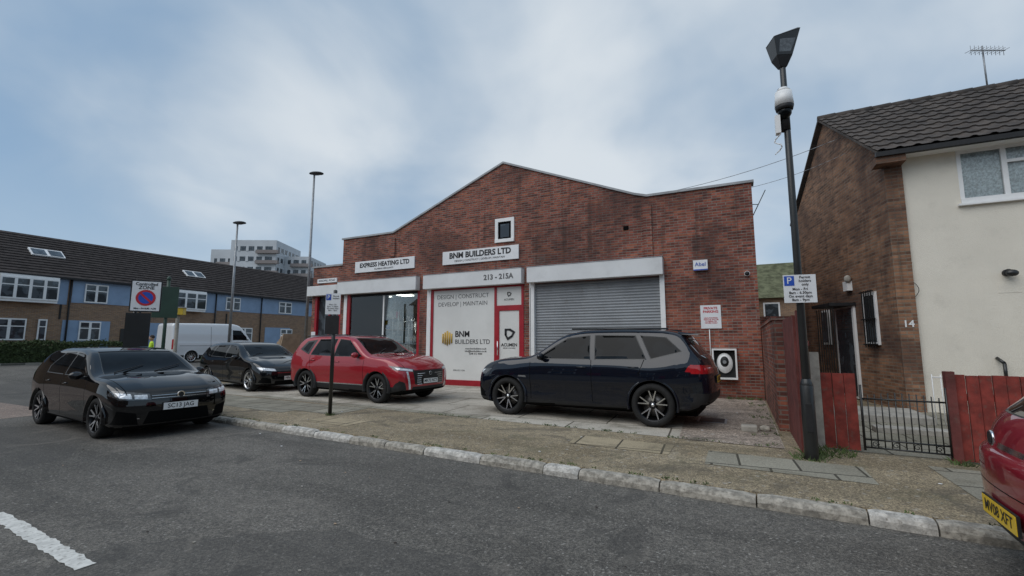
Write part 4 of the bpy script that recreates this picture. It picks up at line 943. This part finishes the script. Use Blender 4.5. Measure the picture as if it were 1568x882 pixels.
merc=dict(golf); merc.pop('spoil'); merc.update(L=4.42,hw=.90,xr=.82,xf=3.55,wheel='fiveY',
 plan=[(0,.82),(.3,.88),(.8,.90),(3.5,.90),(4.0,.885),(4.42,.84)],
 top=[(0,.92),(.05,1.0),(.2,1.10),(.5,1.34),(.75,1.39),(1.4,1.44),(2.0,1.43),(2.4,1.37),(3.15,1.0),(3.3,.965),(3.8,.89),(4.2,.78),(4.36,.70),(4.42,.66)],
 belt=[(0,.97),(1.5,.95),(3.1,.93),(3.8,.84),(4.42,.62)],bot=[(0,.34),(.4,.21),(4.1,.17),(4.42,.20)],
 regions=[('S',[(2.98,.965),(2.38,1.33),(2.0,1.36),(1.97,.972)],'glass',.014),('S',[(1.89,.975),(1.92,1.36),(1.2,1.35),(1.0,1.0)],'glass',.014),('S',[(.93,1.01),(1.12,1.34),(.95,1.31),(.75,1.06)],'glass',.01),
  ('T',[(3.2,-.70),(3.2,.70),(2.42,.57),(2.42,-.57)],'glass',.015),('R',[(-.6,1.08),(.6,1.08),(.5,1.32),(-.5,1.32)],'glass',.012),
  ('F',[(.48,.60),(.84,.64),(.86,.72),(.5,.67)],'lamp'),('F',[(-.44,.44),(.44,.44),(.40,.66),(-.40,.66)],'gloss'),('F',[(-.44,.545),(.44,.545),(.44,.562),(-.44,.562)],'chrome'),
  ('F',[(-.5,.22),(.5,.22),(.5,.32),(-.5,.32)],'dark'),('F',[(.58,.25),(.84,.27),(.82,.44),(.62,.40)],'dark'),('S',[(.95,.0),(3.1,.0),(3.1,.26),(.95,.26)],'trim'),('S',[(1.93,.27),(1.942,.27),(1.95,.97),(1.938,.97)],'dark'),('S',[(3.04,.3),(3.052,.3),(3.05,.93),(3.04,.93)],'dark')],
 mir=(2.85,.99),handles=[(2.15,.82),(1.2,.84)],badge=[(4.40,0,.555,.075)],plates=[(4.425,.40,True),(-.005,.6,False)])
vehicle('parked_car',(-14.35,9.95,.117),R(-8),merc,P_grey,('HN70 KLU','f'))
peug=dict(L=4.45,hw=.92,xr=.86,xf=3.53,wr=.35,arch=.40,wheel='two',lip=.055,clad=True,crown=.03,nz=.55,tumble=(.24,.28),
 plan=[(0,.86),(.3,.905),(.8,.92),(3.5,.92),(4.0,.915),(4.45,.87)],
 top=[(0,1.02),(.05,1.14),(.12,1.22),(.30,1.49),(.46,1.565),(1.3,1.63),(1.9,1.625),(2.38,1.56),(3.12,1.16),(3.24,1.125),(3.85,1.07),(4.2,.995),(4.38,.90),(4.45,.85)],
 bot=[(0,.42),(.4,.26),(4.0,.22),(4.45,.28)],belt=[(0,1.09),(1.5,1.06),(3.1,1.06),(3.8,1.01),(4.45,.80)],
 regions=[('S',[(3.00,1.09),(2.38,1.50),(1.98,1.535),(1.94,1.085)],'glass',.014),('S',[(1.86,1.09),(1.89,1.54),(1.18,1.53),(1.0,1.11)],'glass',.014),('S',[(.93,1.12),(1.10,1.52),(.70,1.48),(.50,1.26)],'gloss'),('S',[(.86,1.18),(.98,1.47),(.76,1.44),(.62,1.26)],'glass'),
  ('T',[(3.17,-.74),(3.17,.74),(2.43,.61),(2.43,-.61)],'glass',.015),('R',[(-.6,1.2),(.6,1.2),(.5,1.47),(-.5,1.47)],'glass',.012),
  ('F',[(.50,.74),(.88,.79),(.90,.89),(.52,.81)],'lampd'),('F',[(.55,.755),(.86,.80),(.87,.85),(.56,.80)],'lamp'),
  ('F',[(-.50,.45),(.50,.45),(.56,.78),(-.56,.78)],'gloss'),('F',[(.60,.34),(.65,.34),(.73,.76),(.68,.76)],'lamp'),
  ('F',[(-.6,.24),(.6,.24),(.56,.40),(-.56,.40)],'trim'),('F',[(-.6,.235),(.6,.235),(.6,.27),(-.6,.27)],'silver'),('F',[(.70,.30),(.88,.32),(.86,.55),(.76,.5)],'trim'),
  ('S',[(.2,.0),(4.3,.0),(4.3,.40),(.2,.40)],'trim'),('S',[(1.28,.40),(3.1,.40),(3.1,.425),(1.28,.425)],'silver'),
  ('S',[(1.90,.43),(1.912,.43),(1.922,1.07),(1.91,1.07)],'dark'),('S',[(3.06,.43),(3.072,.43),(3.09,1.02),(3.078,1.02)],'dark'),('S',[(1.05,.75),(1.062,.75),(1.0,1.1),(.986,1.1)],'dark'),
  ('T',[(3.28,-.80),(4.28,-.74),(4.28,-.73),(3.28,-.79)],'dark'),('T',[(3.28,.79),(4.28,.73),(4.28,.74),(3.28,.80)],'dark'),('T',[(.55,-.60),(2.2,-.60),(2.2,.60),(.55,.60)],'gloss'),
  ('R',[(.3,.98),(.86,.98),(.86,1.08),(.3,1.08)],'tail')],
 mir=(2.85,1.13),handles=[(2.1,.95),(1.15,.98)],badge=[(4.44,0,.70,.05)],plates=[(4.452,.52,True),(-.005,.75,False)],rails=(.6,2.2,.68,1.64),wip=(3.17,1.17,.52),
 bars=[((4.43,-.45,.45+.05*i),(4.43,.45,.45+.05*i),.006,'chrome') for i in range(6)])
vehicle('parked_car',(-9.1,9.54,.117),R(-4),peug,P_red,('MK72 NCY','f'))
bmw=dict(L=4.71,hw=.945,xr=.97,xf=3.84,wr=.37,arch=.412,wheel='dark',lip=.03,crown=.03,nz=.55,ww=.25,tumble=(.24,.26),
 plan=[(0,.87),(.3,.93),(.8,.945),(3.8,.945),(4.3,.935),(4.71,.88)],
 top=[(0,1.04),(.04,1.14),(.12,1.24),(.32,1.52),(.46,1.60),(1.0,1.66),(1.6,1.68),(2.1,1.67),(2.58,1.60),(3.32,1.19),(3.45,1.155),(4.1,1.10),(4.5,1.03),(4.65,.95),(4.71,.90)],
 bot=[(0,.42),(.4,.27),(4.3,.22),(4.71,.25)],belt=[(0,1.13),(1.5,1.09),(3.3,1.08),(4.1,1.04),(4.71,.84)],
 regions=[('S',[(3.20,1.12),(2.58,1.53),(2.12,1.58),(2.08,1.12)],'glass',.016),('S',[(2.0,1.12),(2.04,1.585),(1.26,1.57),(1.05,1.14)],'glass',.016),('S',[(.98,1.145),(1.18,1.565),(.72,1.53),(.46,1.28)],'glass',.014),
  ('T',[(3.38,-.76),(3.38,.76),(2.62,.63),(2.62,-.63)],'glass',.015),('R',[(-.62,1.22),(.62,1.22),(.52,1.50),(-.52,1.50)],'glass',.012),
  ('F',[(.48,.77),(.90,.80),(.92,.91),(.50,.89)],'lampd'),('F',[(.54,.79),(.86,.82),(.87,.89),(.56,.87)],'lamp'),('F',[(.03,.62),(.40,.60),(.44,.82),(.38,.89),(.06,.89)],'dark'),
  ('F',[(-.6,.30),(.6,.30),(.56,.50),(-.56,.50)],'dark'),('F',[(.68,.32),(.88,.34),(.86,.6),(.76,.55)],'dark'),
  ('S',[(.2,.0),(4.5,.0),(4.5,.33),(.2,.33)],'trim'),
  ('S',[(2.04,.36),(2.052,.36),(2.07,1.12),(2.058,1.12)],'dark'),('S',[(3.30,.36),(3.312,.36),(3.33,1.06),(3.318,1.06)],'dark'),('S',[(1.2,.85),(1.212,.85),(1.10,1.14),(1.086,1.14)],'dark'),
  ('S',[(3.40,.76),(3.58,.77),(3.57,.80),(3.42,.795)],'chrome'),
  ('S',[(-.1,.92),(.42,.95),(.36,1.05),(-.1,1.07)],'tail'),('R',[(.35,.92),(.95,.92),(.95,1.07),(.35,1.05)],'tail'),('R',[(-.95,.3),(.95,.3),(.9,.6),(-.9,.6)],'trim')],
 mir=(3.05,1.17),handles=[(2.25,.98),(1.28,1.0)],badge=[(4.70,0,.92,.04)],plates=[(4.715,.55,True),(-.005,.8,False)],rails=(.7,2.5,.72,1.70),wip=(3.4,1.19,.55),spoil=(.34,1.595,.60))
vehicle('parked_car',(-2.73,9.25,.117),R(177),bmw,P_navy,('LK23 XJB','f'))
fiat=dict(L=3.6,hw=.82,xr=.6,xf=2.9,wr=.30,arch=.345,wheel='ten',lip=.02,crown=.04,rad=(.16,.18,.10,.1),plancurve=(.2,.14),tailc=.28,
 plan=[(0,.79),(.3,.81),(.7,.82),(2.8,.82),(3.2,.80),(3.6,.74)],
 top=[(0,.86),(.06,.98),(.2,1.12),(.42,1.32),(.62,1.40),(1.2,1.46),(1.7,1.45),(2.05,1.39),(2.65,1.02),(2.8,.97),(3.2,.88),(3.5,.74),(3.6,.68)],
 bot=[(0,.26),(.4,.2),(3.3,.18),(3.6,.22)],belt=[(0,.96),(1.5,.95),(2.6,.93),(3.2,.84),(3.6,.64)],
 regions=[('S',[(2.5,.97),(2.05,1.34),(1.45,1.39),(1.25,.98)],'glass',.014),('S',[(1.15,.985),(1.33,1.39),(.78,1.34),(.6,1.06)],'glass',.014),('T',[(2.68,-.6),(2.68,.6),(2.08,.5),(2.08,-.5)],'glass',.014),
  ('R',[(-.52,1.06),(.52,1.06),(.45,1.31),(-.45,1.31)],'glass',.014),('R',[(.58,.72),(.72,.72),(.72,.93),(.60,.93)],'tail'),('R',[(.62,.76),(.68,.76),(.68,.83),(.62,.83)],'lamp'),
  ('R',[(-.8,.0),(.8,.0),(.8,.36),(-.8,.36)],'trim'),('R',[(-.6,.60),(.6,.60),(.6,.608),(-.6,.608)],'dark'),('R',[(-.2,.84),(.2,.84),(.2,.875),(-.2,.875)],'chrome'),('F',[(.4,.55),(.7,.58),(.7,.7),(.42,.68)],'lamp')],
 mir=(2.4,.98),handles=[(1.4,.82)],badge=[(-.008,0,.93,.05)],plates=[(-.012,.46,False),(3.605,.4,True)])
vehicle('parked_car',(3.25,4.03,.004),R(-3.8),fiat,P_red2,('MV08 XFT','r'))
van=dict(L=5.6,hw=.99,xr=1.1,xf=4.5,wr=.34,arch=.40,wheel='ten',lip=.02,crown=.02,tumble=(.06,.05),nose=.25,nz=.6,tailc=0,plancurve=(.14,.02),rad=(.08,.14,.12,.08),
 plan=[(0,.97),(.3,.99),(4.6,.99),(5.1,.96),(5.6,.88)],top=[(0,2.30),(.1,2.36),(3.6,2.42),(4.05,2.33),(4.9,1.40),(5.05,1.32),(5.4,1.15),(5.6,.98)],
 bot=[(0,.35),(.4,.28),(5.2,.25),(5.6,.3)],belt=[(0,1.3),(4.7,1.28),(5.2,1.1),(5.6,.9)],
 regions=[('S',[(4.72,1.36),(4.15,2.0),(3.6,2.02),(3.6,1.36)],'glass',.02),('T',[(4.95,-.78),(4.95,.78),(4.15,.72),(4.15,-.72)],'glass',.02),('S',[(.2,.0),(5.3,.0),(5.3,.45),(.2,.45)],'trim'),('S',[(3.52,.4),(3.54,.4),(3.54,2.1),(3.52,2.1)],'dark'),('S',[(2.2,.4),(2.22,.4),(2.22,2.2),(2.2,2.2)],'dark'),('S',[(.4,1.0),(3.4,1.0),(3.4,1.02),(.4,1.02)],'dark'),
  ('F',[(.5,.85),(.85,.9),(.85,1.1),(.55,1.02)],'lamp'),('F',[(-.5,.6),(.5,.6),(.5,.85),(-.5,.85)],'dark'),('R',[(.85,.8),(.98,.8),(.98,1.4),(.85,1.4)],'tail')],
 mir=(4.5,1.45),plates=[(5.6,.5,True)])
vehicle('delivery_van',(-31,18.3,.36),R(90),van,P_white,('YE19 VAN','f'))
# ---------------------------------------------------------------- people
def person(loc,heading,top,legs,hairc='hair',arm=0.3,hat=None):
    e=group('person',loc,heading)
    J={'pel':(0,0,.95),'sp':(0,.01,1.12),'ch':(0,.0,1.32),'nk':(0,.0,1.47),'hd0':(0,.01,1.54),
       'hl':(.10,0,.90),'kl':(.12,.03,.50),'al':(.12,-.02,.09),'tl':(.13,.14,.04),'hr':(-.10,0,.90),'kr':(-.12,.05,.50),'ar':(-.13,.02,.09),'tr':(-.14,.18,.04),
       'sl':(.19,0,1.40),'el':(.25,.02+arm*.2,1.13),'wl':(.22,.05+arm,.92+arm*.5),'sr':(-.19,0,1.40),'er':(-.26,.02+arm*.1,1.12),'wr':(-.24,.08+arm*.4,.88+arm*.2)}
    rad={'pel':.15,'sp':.13,'ch':.16,'nk':.06,'hd0':.055,'hl':.095,'kl':.062,'al':.045,'tl':.035,'hr':.095,'kr':.062,'ar':.045,'tr':.035,'sl':.07,'el':.045,'wl':.032,'sr':.07,'er':.045,'wr':.032}
    E=[('pel','sp'),('sp','ch'),('ch','nk'),('nk','hd0'),('pel','hl'),('hl','kl'),('kl','al'),('al','tl'),('pel','hr'),('hr','kr'),('kr','ar'),('ar','tr'),('ch','sl'),('sl','el'),('el','wl'),('ch','sr'),('sr','er'),('er','wr')]
    ks=list(J); me=bpy.data.meshes.new('body'); me.from_pydata([J[k] for k in ks],[(ks.index(a),ks.index(b_)) for a,b_ in E],[]); o=bpy.data.objects.new('body',me); COL.objects.link(o)
    o.modifiers.new('s','SKIN'); sv=me.skin_vertices[0].data
    for i,k in enumerate(ks): sv[i].radius=(rad[k],rad[k]*(.72 if k in('pel','sp','ch') else 1)); sv[i].use_root=(k=='pel')
    ss_=o.modifiers.new('d','SUBSURF'); ss_.levels=2; ss_.render_levels=2
    bpy.context.view_layer.update(); nm=bpy.data.meshes.new_from_object(o.evaluated_get(bpy.context.evaluated_depsgraph_get())); o.modifiers.clear(); o.data=nm
    nm.materials.clear()
    for m in (top,legs,'skin','black'): nm.materials.append(M[m])
    for p in nm.polygons:
        p.use_smooth=True; c=p.center
        p.material_index=3 if c.z<.10 else (1 if c.z<.93 and abs(c.x)<.21 else (2 if c.z>1.49 else 0))
    attach(o,e,True)
    b=MB(); b.sph((0,.02,1.64),(.078,.095,.115),'skin',18); b.sph((0,.0,1.675),(.086,.10,.10),hat or hairc,18,-.35); b.sph((0,.115,1.625),(.014,.02,.018),'skin',8)
    for s_ in (-1,1):
        b.sph((s_*.03,.105,1.645),(.012,.008,.008),'signw',8); b.sph((s_*.03,.112,1.645),(.006,.004,.006),'hair',6); b.sph((s_*.08,.02,1.63),(.012,.02,.03),'skin',8)
        w_=J['wl' if s_>0 else 'wr']; b.sph((w_[0],w_[1]+.03,w_[2]-.04),(.022,.035,.045),'skin',10)
        for k in range(4): b.cyl((w_[0]-.015*s_+.01*k*s_*.6,w_[1]+.02+.014*k,w_[2]-.07),(w_[0]-.02*s_,w_[1]+.03+.014*k,w_[2]-.135+.008*abs(k-1)),.008,.006,'skin',6)
        b.cyl((w_[0]-.01*s_,w_[1]+.06,w_[2]-.03),(w_[0]-.03*s_,w_[1]+.09,w_[2]-.08),.009,.007,'skin',6)
    b.cyl((-.02,.108,1.585),(.02,.108,1.585),.005,.005,'inkr',6); b.build('head_and_hands',e,True)
    return e
person((-23.0,11.05,.12),R(150),'hivis','navy')
person((-17.0,12.9,.112),R(200),'navy','grey',arm=.25,hat='steel')
# ---------------------------------------------------------------- world, sun, camera
W=bpy.data.worlds.new('World'); S.world=W; W.use_nodes=True; W.node_tree.nodes.clear(); h=NT(W.node_tree)
SE,SA=R(48),R(205)
sky=h.n('ShaderNodeTexSky',{'sky_type':'NISHITA','sun_disc':False,'sun_elevation':SE,'sun_rotation':SA,'air_density':1.0,'dust_density':1.2,'ozone_density':1.8})
tc=h.n('ShaderNodeTexCoord').outputs['Generated']; sp=h.n('ShaderNodeSeparateXYZ',Vector=tc)
zz=h.math('ADD',h.math('MAXIMUM',sp.outputs[2],0.0),.34)
pv_=h.n('ShaderNodeCombineXYZ',X=h.math('DIVIDE',sp.outputs[0],zz),Y=h.math('DIVIDE',sp.outputs[1],zz),Z=3.7).outputs[0]
n1=h.noise(pv_,.85,5,.45,.35); n2=h.noise(pv_,2.4,5,.5,.4)
f=h.math('ADD',h.math('MULTIPLY',n1,.8),h.math('MULTIPLY',n2,.2)); cl=h.step(f,.36,.66)
cloudc=h.mix(h.step(f,.42,.66),(3.7,4.5,5.3),(5.9,6.35,6.75))
base=h.mix(.7,sky.outputs[0],(1.7,3.05,4.75))
skyc=h.mix(h.math('ADD',.12,h.math('MULTIPLY',cl,.82)),base,cloudc)
hz=h.math('SUBTRACT',1.0,h.step(sp.outputs[2],.0,.38)); skyc=h.mix(h.math('MULTIPLY',hz,.55),skyc,(4.1,5.1,6.1))
bg=h.n('ShaderNodeBackground',Color=skyc,Strength=.12); o_=h.n('ShaderNodeOutputWorld'); W.node_tree.links.new(bg.outputs[0],o_.inputs[0])
sl=bpy.data.lights.new('sun','SUN'); sl.energy=1.5; sl.angle=R(60); sl.color=(1,.965,.92); so=bpy.data.objects.new('sun',sl); COL.objects.link(so)
dirv=Vector((math.sin(SA)*math.cos(SE),math.cos(SA)*math.cos(SE),math.sin(SE))); so.rotation_euler=dirv.to_track_quat('Z','Y').to_euler(); so.location=(0,-10,30)
cam=bpy.data.cameras.new('camera'); cam.lens=16.07; cam.sensor_width=36; cam.clip_end=3000; cam.clip_start=.05; c=bpy.data.objects.new('camera',cam); COL.objects.link(c)
c.location=(0,0,1.55); c.rotation_euler=(R(90+6.84),0,R(26.3)); S.camera=c
S.view_settings.view_transform='Standard'; S.view_settings.look='None'; S.view_settings.exposure=0
